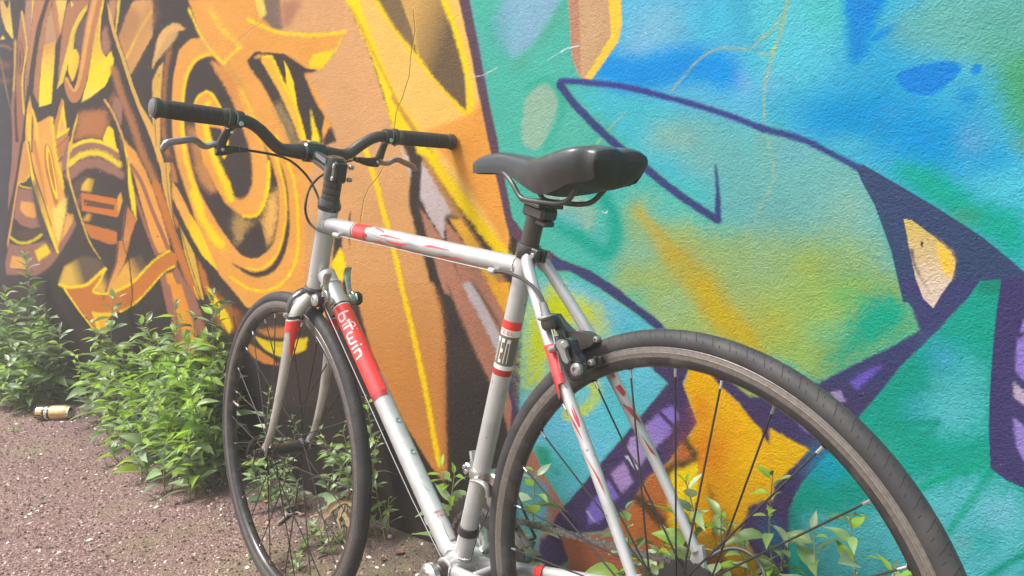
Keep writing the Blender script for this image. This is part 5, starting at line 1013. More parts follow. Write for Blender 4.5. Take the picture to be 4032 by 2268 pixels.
# cranks, chainrings
ck = holder('crankset')
for T, y in ((50, -.0475), (38, -.0400)):
    r0 = T*.0127/(2*math.pi); m = MB(); n_ = T*4; o_ = [BB+np.array([math.cos(j/n_*6.28319), 0, math.sin(j/n_*6.28319)])*(r0+(.0030 if j % 4 == 1 else (.0022 if j % 4 == 2 else -.0018))) for j in range(n_)]; i_ = [BB+np.array([math.cos(j/n_*6.28319), 0, math.sin(j/n_*6.28319)])*(r0-.020) for j in range(n_)]
    m.grid([[q+ey*(y+.0012) for q in o_], [q+ey*(y-.0012) for q in o_], [q+ey*(y-.0012) for q in i_], [q+ey*(y+.0012) for q in i_]], cu=True, cv=True); part(m, 'chainring', M_['chainring'], ck, smooth=20)
m = MB()
for k in range(5):
    a = 1.0+k*6.2832/5; m.tube([BB-ey*.046, BB-ey*.046+np.array([math.cos(a), 0, math.sin(a)])*.062], [.012, .0075], 10, ry=[.005, .004], up=ey)
m.cyl(BB-ey*.036, BB-ey*.056, .017, 24); m.tube(bez([BB-ey*.056, BB-ey*.062+np.array([.020, 0, .073]), BB-ey*.068+np.array([.044, 0, .164])], 4), .0125, 12, ry=.0065, up=ey); part(m, 'crank_arm', M_['alloy'], ck, label='right crank arm and spider'); 
m = MB(); m.cyl(BB+ey*.034, BB+ey*.050, .0165, 28, .1); part(m, 'axle_cup', M_['blackm'], ck)
m = MB(); cA = BB+ey*.064; m.cyl(BB+ey*.050, BB+ey*.071, .0205, 32, .3); dA = n3(np.array([-.80, .0, -.60])*-1*-1)
pa = bez([cA, cA+np.array([.030, .003, -.030]), cA+np.array([.085, .008, -.085]), cA+np.array([.12, .011, -.12])], 6)
pa = bez([cA, cA+np.array([-.011, .003, -.043]), cA+np.array([-.028, .008, -.106]), cA+np.array([-.044, .011, -.164])], 6); m.tube(pa, np.interp(np.linspace(0, 1, len(pa)), [0, .25, 1], [.0195, .0155, .0125]), 18, ry=.0072, up=ey); m.cyl(pa[-1]-ey*.008, pa[-1]+ey*.008, .0145, 20); arm = part(m, 'crank_arm', M_['alloy'], ck, label='left crank arm')
m = MB(); m.lathe([(.0118, 0), (.0118, .0012), (.0075, .0012), (.0068, -.002), (0, -.002)], BB+ey*.0712, ey, 24); m.lathe([(0, .0014), (.0040, .0014), (.0045, 0)], BB+ey*.070, ey, 6); part(m, 'crank_bolt', M_['steel'], arm)
for a, c in ((pa[-1], 1),):
    pd = holder('pedal'); q = a+ey*c*.055; m = MB(); m.cyl(a, q+ey*c*.03, .0065, 12); m.box(q+np.array([.036, 0, 0]), (.006, 0, 0), (0, .034, 0), (0, 0, .010), .003); m.box(q-np.array([.036, 0, 0]), (.006, 0, 0), (0, .034, 0), (0, 0, .010), .003); m.box(q+ey*.034, (.036, 0, 0), (0, .004, 0), (0, 0, .008), .002); m.box(q-ey*.034, (.036, 0, 0), (0, .004, 0), (0, 0, .008), .002); part(m, 'pedal_body', M_['plastic'], pd)
# chain: upper run, ring wrap and lower run
def chain_path():
    r1 = 38*.0127/(2*math.pi); r2 = 19*.0127/(2*math.pi); c1 = BB[[0, 2]]; c2 = np.zeros(2); d = c2-c1; L = np.hypot(*d); ba = math.atan2(d[1], d[0]); al = math.acos((r1-r2)/L); p = []
    a1 = ba-al; a2 = ba+al                         # tangent angles, upper side has larger z
    up_ = a1 if math.sin(a1) > math.sin(a2) else a2; lo = a2 if up_ == a1 else a1
    T = lambda c_, r, a: c_+r*np.array([math.cos(a), math.sin(a)])
    path = []
    lo2 = lo % (2*math.pi); u2 = up_ % (2*math.pi)
    aa = np.linspace(u2, lo2-2*math.pi if lo2 > u2 else lo2, 40)   # round the front of the chainring
    path += [T(c1, r1, a) for a in aa[::-1]]
    path.append(T(c2, r2, up_))
    bb_ = np.linspace(u2, u2+ (2*math.pi-(abs(aa[-1]-aa[0]))), 20); path += [T(c2, r2, a) for a in bb_[1:]]
    path += [np.array([.012, -.075]), np.array([.035, -.118]), np.array([.06, -.118]), path[0]]
    return np.array(path)
cp = chain_path(); sg_ = np.r_[0, np.cumsum(np.hypot(*np.diff(cp, axis=0).T))]; nl = int(sg_[-1]/.0127); ch = holder('chain')
lk = [None, None]; yc = -.0420
for k in range(nl):
    s_ = k*.0127; q = [np.interp(t, sg_, cp[:, 0]) for t in (s_, s_+.0127)], [np.interp(t, sg_, cp[:, 1]) for t in (s_, s_+.0127)]
    A_ = np.array([q[0][0], yc, q[1][0]]); B_ = np.array([q[0][1], yc, q[1][1]]); d = n3(B_-A_); t = k % 2
    if lk[t] is None:
        m = MB(); nn = np.array([0, 0, 1.]); xx = np.array([1., 0, 0])
        for sgn in (1, -1):
            y = sgn*(.0034 if t == 0 else .0023); o_ = []
            for a in np.linspace(-math.pi/2, math.pi/2, 7): o_.append(xx*(.0127/2)+.0042*(xx*math.cos(a)+nn*math.sin(a)))
            o_.append(nn*.0030)
            for a in np.linspace(math.pi/2, 1.5*math.pi, 7): o_.append(-xx*(.0127/2)+.0042*(xx*math.cos(a)+nn*math.sin(a)))
            o_.append(-nn*.0030); m.prism([p_+ey*y for p_ in o_], -ey*.0005, ey*.0005)
        m.cyl(-xx*.00635-ey*.0034, -xx*.00635+ey*.0034, .0037, 10)
        o = m.build('chain_link', M_['chain'], ch, 30); lk[t] = o.data
    else: o = bpy.data.objects.new('chain_link', lk[t]); COL.objects.link(o); o.parent = ch
    o.location = Vector((A_+B_)/2-B0); o.rotation_euler = (0, -math.atan2(d[2], d[0]), 0)
# front derailleur
fd = holder('front_derailleur'); sF = sts(1862, 1868); m = MB(); cF = ST+n3(BB-ST)*sF; ax = n3(BB-ST); fwd_ = -bk
m.lathe([(.0145, -.0075), (.0168, -.0075), (.0176, -.005), (.0176, .005), (.0168, .0075), (.0145, .0075)], cF, ax, 30); m.box(cF+fwd_*.021, fwd_*.006, ey*.012, ax*.0065, .002); m.tube(bez([P(1862, 1890, .020), P(1885, 1893, .022), P(1908, 1906, .022), P(1920, 1930, .021), P(1922, 1958, .020)], 4), np.linspace(.0062, .0036, 17), 10, ry=.003, up=ey)
m.box(cF+bk*.020-ey*.012, bk*.012, ey*.010, ax*.010, .003); part(m, 'clamp_band', M_['alloy'], fd); m = MB(); m.cyl(cF+ey*.019+fwd_*.012, cF+ey*.0215+fwd_*.012, .004, 12); m.cyl(cF+fwd_*.024+ey*.010, cF+fwd_*.024+ey*.0155, .0038, 12); part(m, 'clamp_bolt', M_['steel'], fd)
for y in (-.036, -.049):
    m = MB(); ar = [BB+np.array([math.cos(a), 0, math.sin(a)])*r_ for a, r_ in [(1.75, .116), (2.0, .112), (2.25, .112), (2.5, .114), (2.7, .122), (2.72, .108), (2.5, .096), (2.25, .094), (2.0, .094), (1.8, .100)]]; m.prism([q+ey*y for q in ar], -ey*.0007, ey*.0007); part(m, 'cage_plate', M_['steel'], fd)
m = MB(); m.tube(bez([P(2036, 1950, -.055), P(2060, 2005, -.055), P(2082, 2060, -.055), P(2104, 2105, -.055), P(2108, 2118, -.055), P(2085, 2126, -.055), P(2062, 2122, -.055)], 4), .0022, 8); m.tube([P(2028, 2060, -.055), P(2045, 2110, -.055), P(2060, 2135, -.055)], [.004, .006, .004], 8, ry=.003, up=ey); part(m, 'toe_cage', M_['blackg'], ck, label='wire cage of the right pedal')
# rear derailleur
rd = holder('rear_derailleur'); m = MB(); m.box((.004, -.068, -.035), (.014, 0, -.01), (0, .010, 0), (.004, 0, .022), .005); m.box((.040, -.060, -.090), (.006, 0, .002), (0, .009, 0), (-.006, 0, .040), .003); m.cyl((.03, -.05, -.062), (.03, -.034, -.062), .021, 16); m.cyl((.052, -.05, -.118), (.052, -.034, -.118), .021, 16); part(m, 'derailleur_body', M_['blackm'], rd)
cable('shift_cable', [P(2770, 2215, -.065), P(2800, 2190, -.075), P(2850, 2165, -.085), P(2905, 2160, -.09), P(2960, 2185, -.09), P(2995, 2230, -.09), P(3012, 2275, -.085), P(3000, 2340, -.08), P(2940, 2400, -.075)], .0026, 'cable')
# down tube shifters
for sg in (1, -1):
    sh_ = holder('shift_lever'); pc = P(1256, 1181, .047) if sg > 0 else P(1394, 1176, -.040); pc = np.array([ (pc[0] if sg > 0 else pc[0]), sg*.043, pc[2]]) if sg < 0 else pc
    base = dt0+dd*float((pc-dt0)@dd); m = MB(); m.cyl(base+ey*sg*.012, base+ey*sg*.024+(pc-base)*np.array([1, 0, 1])*.6, .0075, 16); m.cyl(pc-ey*sg*.018, pc-ey*sg*.004, .0105, 24, .2); m.cyl(pc-ey*sg*.004, pc+ey*sg*.003, .0122, 26, .25); part(m, 'lever_mount', M_['alloy'], sh_)
    m = MB(); m.lathe([(.0125, -.001), (.0135, -.001), (.0135, .007), (.0125, .009), (.0118, .0092)], pc-ey*sg*.001, ey*sg, 28); part(m, 'black_cap', M_['plastic'], sh_)
    m = MB(); m.lathe([(.0118, .0), (.0105, .003), (.0085, .0032), (.0075, .0042), (.0045, .0046), (.0040, .003), (0, .003)], pc+ey*sg*.0080, ey*sg, 26); part(m, 'chrome_cap', M_['chrome'], sh_)
    tip = [(1282, 1168), (1283, 1135), (1284, 1110), (1290, 1085), (1297, 1075)] if sg > 0 else [(1386, 1170), (1374, 1138), (1369, 1105), (1367, 1075), (1373, 1050)]
    yy = .040 if sg > 0 else -.038
    lv = bez([P(*t, yy) for t in tip], 5); m = MB(); k = len(lv); m.tube(lv, np.interp(np.linspace(0, 1, k), [0, .3, .75, .95, 1], [.0085, .0058, .0085, .0075, .0035]), 14, ry=.0025, up=ey); m.cyl(P(*tip[0], yy)-ey*.004, P(*tip[0], yy)+ey*.004, .0125, 20); lo_ = part(m, 'lever_blade', M_['alloy'], sh_); q = P(*tip[1], yy); m = MB(); m.cyl(q+ey*.002, q+ey*.0032, .0022, 12); part(m, 'lever_hole', M_['sipe'], lo_)
cable('shift_cable', [P(1278, 1205, .036), P(1450, 1585, .026), P(1620, 1960, .018), P(1745, 2208, .014)], .0009, 'chrome', 2); 
cable('shift_cable', [P(2090-0, 1780, 0)*0+P(1925, 2010, .0), P(1880, 2110, .01), P(1852, 2215, .02)], .0009, 'spoke', 2)
m = MB(); m.prism([P(1676, 2022, -.004), P(1672, 2040, -.004), P(1680, 2062, -.004), P(1702, 2080, -.004), P(1712, 2080, -.004), P(1690, 2030, -.004)], (0, -.002, 0), (0, .002, 0)); part(m, 'cable_guide', M_['silver'], frame)
# ---- brake calipers
def cal(name, parts_, label):
    c = holder('brake_caliper', label)
    for nm, mt, fn in parts_: m = MB(); fn(m); part(m, nm, M_[mt], c)
    return c
def rc_body(m):
    y = .018; o = [P(*q, y) for q in [(2172, 1236), (2188, 1236), (2208, 1264), (2232, 1290), (2250, 1306), (2275, 1302), (2310, 1307), (2338, 1324), (2352, 1345), (2340, 1360), (2300, 1378), (2255, 1386), (2236, 1372), (2222, 1338), (2204, 1300), (2182, 1268), (2168, 1254)]]
    m.prism(o, -ey*.010, ey*.006)
def rc_arm(m):
    m.tube(bez([P(2152, 1243, .046), P(2182, 1256, .040), P(2205, 1290, .030), P(2228, 1330, .024), P(2240, 1350, .022)], 5), np.linspace(.008, .0085, 21), 14, ry=.005, up=ey)
    m.prism([P(*q, .040) for q in [(2243, 1330), (2262, 1338), (2275, 1385), (2290, 1408), (2308, 1462), (2300, 1486), (2278, 1494), (2255, 1484), (2248, 1470), (2262, 1448), (2250, 1410), (2236, 1380)]], -ey*.006, ey*.006)
    m.prism([P(*q, .038) for q in [(2262, 1408), (2280, 1405), (2300, 1424), (2309, 1456), (2302, 1476), (2288, 1484), (2270, 1480), (2262, 1450)]], -ey*.006, ey*.010)
def rc_b2(m): m.prism([P(*q, .006) for q in [(2238, 1352), (2262, 1345), (2290, 1362), (2270, 1400), (2252, 1412), (2238, 1392)]], -ey*.010, ey*.008); m.tube([P(2340, 1350, -.024), P(2370, 1400, -.032), P(2390, 1470, -.036)], [.010, .010, .008], 12, ry=.006, up=ey)
def rc_qr(m): m.prism([P(*q, .052) for q in [(2195, 1345), (2210, 1335), (2228, 1343), (2237, 1362), (2230, 1378), (2235, 1400), (2245, 1420), (2240, 1432), (2226, 1424), (2216, 1400), (2206, 1380), (2196, 1365)]], -ey*.003, ey*.003); m.cyl(P(2222, 1357, .050), P(2222, 1357, .060), .0048, 14); m.cyl(P(2166, 1379, .054), P(2190, 1368, .054), .0046, 12)
def rc_pad(m): m.box(P(2335, 1432, .019), P(2372, 1418, .019)-P(2335, 1432, .019), ey*.005, np.array([0, 0, .006]), .002); 
def rc_shoe(m): m.box(P(2322, 1436, .026), (P(2350, 1424, .026)-P(2322, 1436, .026)), ey*.0035, np.array([0, 0, .0075]), .002); m.tube([P(2262, 1490, .02), P(2250, 1475, .02), P(2246, 1462, .02)], .006, 8)
def rc_bolt(m):
    for q, r, y in (((2268, 1456), .0085, .050), ((2328, 1428), .0045, .031), ((2349, 1336), .0045, .024)): c = P(*q, y); m.lathe([(r, -.004), (r, .001), (r*.8, .003), (r*.42, .0035), (r*.36, .001), (0, .001)], c, ey, 20)
def rc_barrel(m):
    a, b = P(2137, 1190, .050), P(2156, 1262, .048); d = n3(b-a); m.lathe([(0, 0), (.0048, 0), (.0056, .010), (.0066, .016), (.0068, .0175), (.0118, .018), (.0124, .0205), (.0095, .0225), (.0075, .026)], a, d, 22)
def rc_boot(m): a, b = P(2137, 1190, .050), P(2156, 1262, .048); d = n3(b-a); m.lathe([(.0075, .0235), (.0098, .025), (.0095, .033), (.0065, .037), (.004, .0375), (.004, .043), (0, .043)], a, d, 20)
rcal = cal('c', [('caliper_arm', 'blackm', rc_body), ('caliper_arm', 'blackg', rc_arm), ('caliper_arm', 'blackm', rc_b2), ('release_lever', 'steel', rc_qr), ('brake_pad', 'pad', rc_pad), ('pad_holder', 'blackg', rc_shoe), ('caliper_bolt', 'steel', rc_bolt), ('barrel_adjuster', 'steel', rc_barrel), ('rubber_boot', 'rubber', rc_boot)], 'rear brake caliper')
cable('inner_cable', [P(2162, 1268, .048), P(2176, 1310, .050), P(2186, 1355, .052)], .0009, 'chrome', 3); cable('inner_cable', [P(2196, 1398, .054), P(2206, 1445, .052), P(2216, 1510, .050)], .0009, 'chrome', 3)
m = MB(); m.tube([P(2216, 1507, .050), P(2219, 1525, .050), P(2222, 1540, .050)], [.0022, .0026, .0016], 8); part(m, 'cable_end', M_['chrome'], rcal)
# front
Fp = lambda px, py, f=.012: P(px, py, n=FW, P0=HUB+up*.35+FW*f)
def fc1(m): m.tube(bez([Fp(1232, 1150, .02), Fp(1200, 1146, .024), Fp(1172, 1160, .026), Fp(1152, 1180, .026), Fp(1143, 1205, .024), Fp(1140, 1230, .02), Fp(1142, 1255, .016)], 4), np.interp(np.linspace(0, 1, 25), [0, .4, .7, 1], [.012, .0125, .009, .0065]), 14, ry=.007, up=FW)
def fc2(m): m.tube(bez([Fp(1215, 1170, .012), Fp(1190, 1172, .014), Fp(1165, 1190, .014), Fp(1155, 1215, .012)], 4), .0075, 12, ry=.006, up=FW); m.tube(bez([HUB+up*.372, HUB+up*.372-LF*.03, HUB+up*.345-LF*.042, HUB+up*.31-LF*.03], 4), .008, 12, ry=.006, up=FW)
def fc3(m):
    for q, r in (((1128, 1243), .0065), ((1166, 1192), .006)): c = Fp(*q, .004); m.lathe([(r, -.004), (r, .001), (r*.8, .003), (r*.42, .0035), (r*.36, .001), (0, .001)], c, n3(CB-c), 18)
def fc4(m): m.box(HUB+up*.311+LF*.017+FW*.004, FW*.024, LF*.004, up*.005, .002); m.box(HUB+up*.311-LF*.017+FW*.004, FW*.024, LF*.004, up*.005, .002)
cal('c', [('caliper_arm', 'blackg', fc1), ('caliper_arm', 'blackm', fc2), ('caliper_bolt', 'steel', fc3), ('brake_pad', 'pad', fc4)], 'front brake caliper')
# ------------------------------------------------------------------ things on the ground
def Wy(px, py, y):                                     # world point seen at that spot, at distance y from the wall
    v = np.array([(px-2016)/CAM_F, (py-1134)/CAM_F, 1])@CAM_R; return CAM_C+v*((y-CAM_C[1])/v[1])
def Wz(px, py, z=0.):
    v = np.array([(px-2016)/CAM_F, (py-1134)/CAM_F, 1])@CAM_R; return CAM_C+v*((z-CAM_C[2])/v[2])
LEAF = {'mid': mat('leaf_green', (.19, .30, .09), .42, obj_var=.3, trans=.3, noise=[((.23, .33, .16), 60, .45, .8)], spec=.6),
        'pale': mat('leaf_pale_green', (.31, .41, .235), .40, obj_var=.25, trans=.25, spec=.6),
        'young': mat('leaf_young_green', (.30, .48, .05), .45, obj_var=.22, trans=.5),
        'deep': mat('leaf_deep_green', (.085, .15, .065), .45, obj_var=.25, trans=.2)}
STEM = mat('weed_stem', (.17, .19, .07), .6, noise=[((.24, .12, .08), 20, .45, .7)]); FLOW = mat('flower_cluster', (.26, .32, .09), .6); DRY = mat('withered_leaf', (.36, .25, .13), .7, noise=[((.2, .12, .06), 50, .4, .7)], trans=.15)
rp = random.Random(5)
def leaf_mesh(mt, wd_, droop, fold, twist, kind=0):
    m = MB(); n = 6; rows = []
    for i in range(n+1):
        t = i/n; pet = .10
        w_ = 0 if t == 0 else wd_*(math.sin(min(1, (t/.92))**.78*math.pi)**.85 if t < .92 else .0)+.008
        if i == n: w_ = .001
        x = t; z = -droop*t*t+.10*t; c = twist*t
        L = []
        for s_ in (-1, -.5, 0, .5, 1):
            y = s_*w_; zz = z+fold*abs(s_)*w_+ .012*math.sin(9*t+s_*2)*abs(s_)
            L.append((x, y*math.cos(c)-(zz-z)*math.sin(c), z+(zz-z)*math.cos(c)+y*math.sin(c)))
        rows.append(L)
    m.grid(rows); o = m.build('leaf', mt, smooth=180); me = o.data; bpy.data.objects.remove(o); return me
LM = {k: [leaf_mesh(LEAF[k], rp.uniform(.14, .225), rp.uniform(.1, .6), rp.uniform(.15, .6), rp.uniform(-.5, .5)) for _ in range(4)] for k in LEAF}
def weed(bx, by, tip, size, seed, label, group=None, dens=1., branch=0, bright=.1, h0=.12, name='weed'):
    r = random.Random(seed); bz = gz(bx, by); root = empty(name, (bx, by, bz)); tag(root, label, 'plant', group); B = np.array([bx, by, bz])
    tip = np.asarray(tip, float)
    stems = [[B-B, (tip-B)*.35+np.array([r.uniform(-.02, .02), r.uniform(-.03, .01), .0]), (tip-B)*.7+np.array([r.uniform(-.015, .015), r.uniform(-.02, .01), .01]), tip-B]]
    for _ in range(branch):
        t = r.uniform(.15, .6); p = bez(stems[0], 6)[int(t*18)]; L = np.linalg.norm(tip-B)*r.uniform(.3, .55); a = r.uniform(0, 6.28)
        d = np.array([math.cos(a)*.6, -abs(math.sin(a))*.5-.1, .75]); stems.append([p, p+d*L*.5, p+d*L+np.array([0, 0, .02])])
    ms = MB(); mf = MB(); k = 0
    for si, S in enumerate(stems):
        path = bez(S, 8); path = path[(path[:, 1]+by) < .02] if len(path) > 3 else path
        if len(path) < 3: continue
        L = np.linalg.norm(np.diff(path, axis=0), axis=1).sum()
        ms.tube(path, np.linspace(.0022, .0009, len(path))*(1 if si == 0 else .7), 6)
        n = max(4, int(L/.0125*dens)); cs = np.linspace(0, 1, len(path))
        for j in range(n):
            t = (h0 if si == 0 else .1)+(1-(h0 if si == 0 else .1))*(j+r.random()*.6)/n; t = min(1, t)
            p = np.array([np.interp(t, cs, path[:, q]) for q in range(3)])
            k += 1; az = k*2.4+r.uniform(-.5, .5); el = r.uniform(-.1, .75)+(.5 if t > .9 else 0)
            z_ = size*.92*(1.0-.55*max(0, t-.55)/.45)*r.uniform(.65, 1.15)*(.75 if si else 1)
            if t > .93: z_ *= .8
            kind = 'young' if r.random() < bright*(1+2*(t > .7)) else ('pale' if r.random() < .34 else ('mid' if r.random() < .85 else 'deep'))
            o = bpy.data.objects.new('leaf', r.choice(LM[kind])); COL.objects.link(o); o.parent = root
            d = Vector((math.cos(az)*math.cos(el), math.sin(az)*math.cos(el), math.sin(el)))
            tipy = by+p[1]+d.y*z_
            if tipy > -.004: d.y = -abs(d.y)*.5; d.normalize()
            q = d.to_track_quat('X', 'Z'); o.rotation_mode = 'QUATERNION'; o.rotation_quaternion = q @ Matrix.Rotation(r.uniform(-.6, .6), 3, 'X').to_quaternion()
            o.location = Vector(p)+d*.004; o.scale = (z_, z_*r.uniform(.85, 1.2), z_)
            if r.random() < .55:
                for _ in range(3): mf.ball(p+np.array([r.uniform(-1, 1), r.uniform(-1, 1), r.uniform(-1, 1)])*.004, r.uniform(.0010, .0022), 6)
    ms.build('stem', STEM, root, 60)
    if mf.n: mf.build('flower_cluster', FLOW, root, 60, kind='stuff')
    return root
GA = 'leafy weeds growing along the foot of the wall at left'; LA = 'leafy green weed in the dense clump at the wall foot left of the front wheel'
GB = 'leafy weeds in the far left clump'; LB = 'leafy green weed in the far left clump behind the beer can'
sd_ = 100
ORD = 'leftmost,second,third,fourth,fifth,sixth,seventh,eighth,ninth,tenth,eleventh,twelfth,thirteenth,fourteenth,fifteenth,sixteenth,seventeenth,eighteenth,nineteenth,twentieth,twenty-first,twenty-second'.split(',')
def row_labels(lst, cut, tail):
    rows = {'back': [], 'middle': [], 'front': []}
    for i, q in enumerate(lst): rows['back' if q[2] >= cut[0] else 'middle' if q[2] >= cut[1] else 'front'].append((q[0], i))
    out = {}
    for k, v in rows.items():
        v.sort()
        for j, (_, i) in enumerate(v): out[i] = 'leafy weed, '+(ORD[j]+(' of' if j == 0 else ' from left in')+' the '+k+' row '+tail)
    return out
C1 = [(95,1000,-.08,.0,1),(20,1140,-.12,.02,2),(150,1215,-.10,.0,2),(60,1200,-.16,.0,2),(182,1225,-.07,.02,2),(118,1285,-.18,.0,2),(0,1255,-.2,.0,2),(235,1300,-.06,.0,2),(245,1450,-.08,-.02,1),(40,1405,-.25,.0,2),(100,1420,-.22,.0,2),(200,1400,-.12,.0,2),(70,1330,-.14,.0,2),(160,1480,-.16,.02,1),(10,1500,-.27,.0,1),(220,1520,-.10,.0,1),(-60,1220,-.2,.0,2),(-90,1380,-.3,.0,2),(30,1300,-.22,0,2),(140,1360,-.12,0,2),(75,1520,-.24,0,1),(130,1540,-.2,0,1)]
RL = row_labels(C1, (-.09, -.17), 'of the clump behind the can')
for i_, (tx, ty, yd, dx, br) in enumerate(C1):
    t = Wy(tx, ty, yd); sd_ += 1; first = tx == 95
    weed(t[0]+dx+.02*math.sin(sd_), yd-.02, t, .115, sd_, 'tallest weed of the far left clump, one stem rising above the others' if first else RL[i_], None if first else GB, .95, br, .08)
C2 = [(448,1150,-.05,.02,1),(575,1245,-.05,.0,1),(380,1305,-.06,.06,2),(690,1195,-.05,.02,2),(842,1150,-.06,.02,2),(868,1195,-.05,.0,2),(762,1240,-.06,.0,2),(625,1340,-.07,.0,2),(745,1335,-.10,.0,2),(805,1330,-.09,.0,2),(480,1385,-.08,.02,2),(420,1410,-.06,.04,2),(560,1400,-.10,.0,2),(645,1420,-.12,.0,2),(700,1420,-.14,.0,2),(885,1390,-.06,.0,2),(345,1440,-.05,.08,0),(400,1500,-.07,.08,0),(480,1490,-.14,.02,2),(560,1505,-.16,.0,2),(640,1530,-.18,.0,2),(720,1500,-.16,.0,2),(800,1470,-.14,.0,2),(862,1490,-.10,.0,2),
    (445,1600,-.14,.03,1),(520,1600,-.18,.02,1),(600,1620,-.22,.0,2),(680,1630,-.22,.0,2),(760,1610,-.20,.0,2),(840,1600,-.14,.0,2),(480,1690,-.22,.04,1),(560,1700,-.26,.05,1),(650,1720,-.26,.04,1),(740,1730,-.24,.02,1),(810,1730,-.18,.02,1),(875,1660,-.12,.02,1),(600,1330,-.04,0,2),(520,1340,-.04,0,2),(860,1300,-.05,0,2),(790,1400,-.04,0,2),(690,1300,-.04,0,2),(900,1560,-.08,0,2),(905,1680,-.1,0,1)]
RL = row_labels(C2, (-.065, -.13), 'of the clump beside the front wheel')
for i_, (tx, ty, yd, dx, br) in enumerate(C2):
    t = Wy(tx, ty, yd); sd_ += 1; b = 'tall leafy weed nearest the top left of the front wheel' if tx == 842 else RL[i_]
    weed(t[0]+dx*.6+.015*math.sin(sd_*1.3), yd-.025, t, .108 if ty < 1600 else .088, sd_, b, None if tx == 842 else GA, 0.75, br, .32 if ty > 1250 else .12)
L2 = [(1062,1535,-.05,-.0,0,.05,'weed with one thin stem standing behind the front wheel rim at its left'),(1150,1640,-.05,.0,1,.045,'short weed behind the front wheel between fork blades and rim'),(1015,1800,-.10,.02,2,.055,'bushy pale weed low behind the front hub'),(1075,1815,-.12,.0,2,.055,'bushy weed behind the lower spokes just under the front hub'),(1130,1840,-.10,.0,1,.05,'low weed at the wall foot right under the front hub'),(1180,1880,-.08,.0,1,.04,'smallest weed at the wall foot near the forked twig'),
 (1350,1690,-.05,.0,1,.055,'weed with long pale leaves behind the right side of the front wheel'),(1300,1760,-.06,.02,1,.05,'weed with upright leaves between hub and right rim of the front wheel'),(1395,1800,-.05,.0,1,.05,'weed behind the right rim of the front wheel, above the withered leaves'),(1440,1560,-.04,.03,1,.045,'tall thin weed climbing between front tyre and down tube'),(1490,1720,-.04,.02,1,.045,'weed with drooping leaves between front tyre and down tube'),(1530,1960,-.03,.0,1,.035,'small weed at the wall foot just left of the down tube')]
for tx, ty, yd, dx, br, sz, lb in L2:
    t = Wy(tx, ty, yd); sd_ += 1; weed(t[0]+dx, yd-.015, t, sz*1.25, sd_, lb, None, .9, br, .12)
L3 = [(1735,1830,-.05,.03,0,.055,'weed with broad leaves between down tube and seat tube'),(1790,1860,-.06,.0,0,.05,'weed with narrow leaves just left of the seat tube'),(2110,1850,-.05,.01,0,.06,'weed with one large round leaf behind the front part of the rear wheel'),(2085,2000,-.05,.0,1,.04,'small weed low behind the chain near the rear rim'),
 (2462,2010,-.06,.0,0,.05,'weed with pointed leaves between the two seat stays above the chain'),(2630,2100,-.06,.0,0,.04,'small pale weed right of the left seat stay above the sprockets'),(2700,1890,-.05,.02,0,.062,'weed with broad dark leaves beside the right seat stay'),(2740,1990,-.05,.0,1,.045,'flowering weed stem right beside the seat stay end'),(2840,2010,-.05,.0,1,.055,'weed with broad leaves behind the spokes right of the rear hub'),(2930,2120,-.05,.0,0,.05,'low weed behind the looped shift cable'),
 (3042,1870,-.06,.0,0,.05,'tallest weed behind the spokes in the right half of the rear wheel'),(3100,2120,-.05,.0,1,.045,'low weed between two spokes at the right of the rear wheel'),(3200,2085,-.06,.0,1,.055,'weed with wide flat leaves in front of the turquoise paint'),(3345,2020,-.06,.0,1,.05,'rightmost tall weed inside the rear wheel beside the rim'),(3520,2235,-.07,.0,0,.05,'pale weed tip at the bottom edge beside the rear rim'),(2500,2150,-.06,.0,0,.04,'small weed behind the left seat stay near the chain')]
for tx, ty, yd, dx, br, sz, lb in L3:
    t = Wy(tx, ty, yd); sd_ += 1; weed(t[0]+dx, yd-.012, t, sz*1.6, sd_, lb, None, .75, br, .12, h0=.2)
for k, (px, py, sz) in enumerate([(1232,2085,.035),(1268,2120,.03),(1215,2140,.03),(1310,2160,.028),(1330,2120,.025),(1010,2190,.03),(1180,2220,.03),(60,1690,.02),(1365,2130,.03)]):
    g = Wz(px, py+14); t = np.array([g[0], g[1], .022]); weed(g[0], g[1], t, sz, 500+k, ['tiny seedling in the gravel left of the withered plant', 'tiny seedling in the gravel just under the withered leaves', 'tiny seedling in the gravel below the forked twig', 'tiny seedling on the moss inside the right of the front rim', 'smallest seedling on the moss near the right of the front rim', 'tiny seedling at the picture bottom inside the left of the front rim', 'tiny seedling at the picture bottom in the middle of the front wheel', 'tiny seedling in the open gravel below the can', 'tiny seedling under the right end of the withered leaves'][k], 'seedlings in the gravel', 2.2, 0, .1, h0=.1, name='seedling')
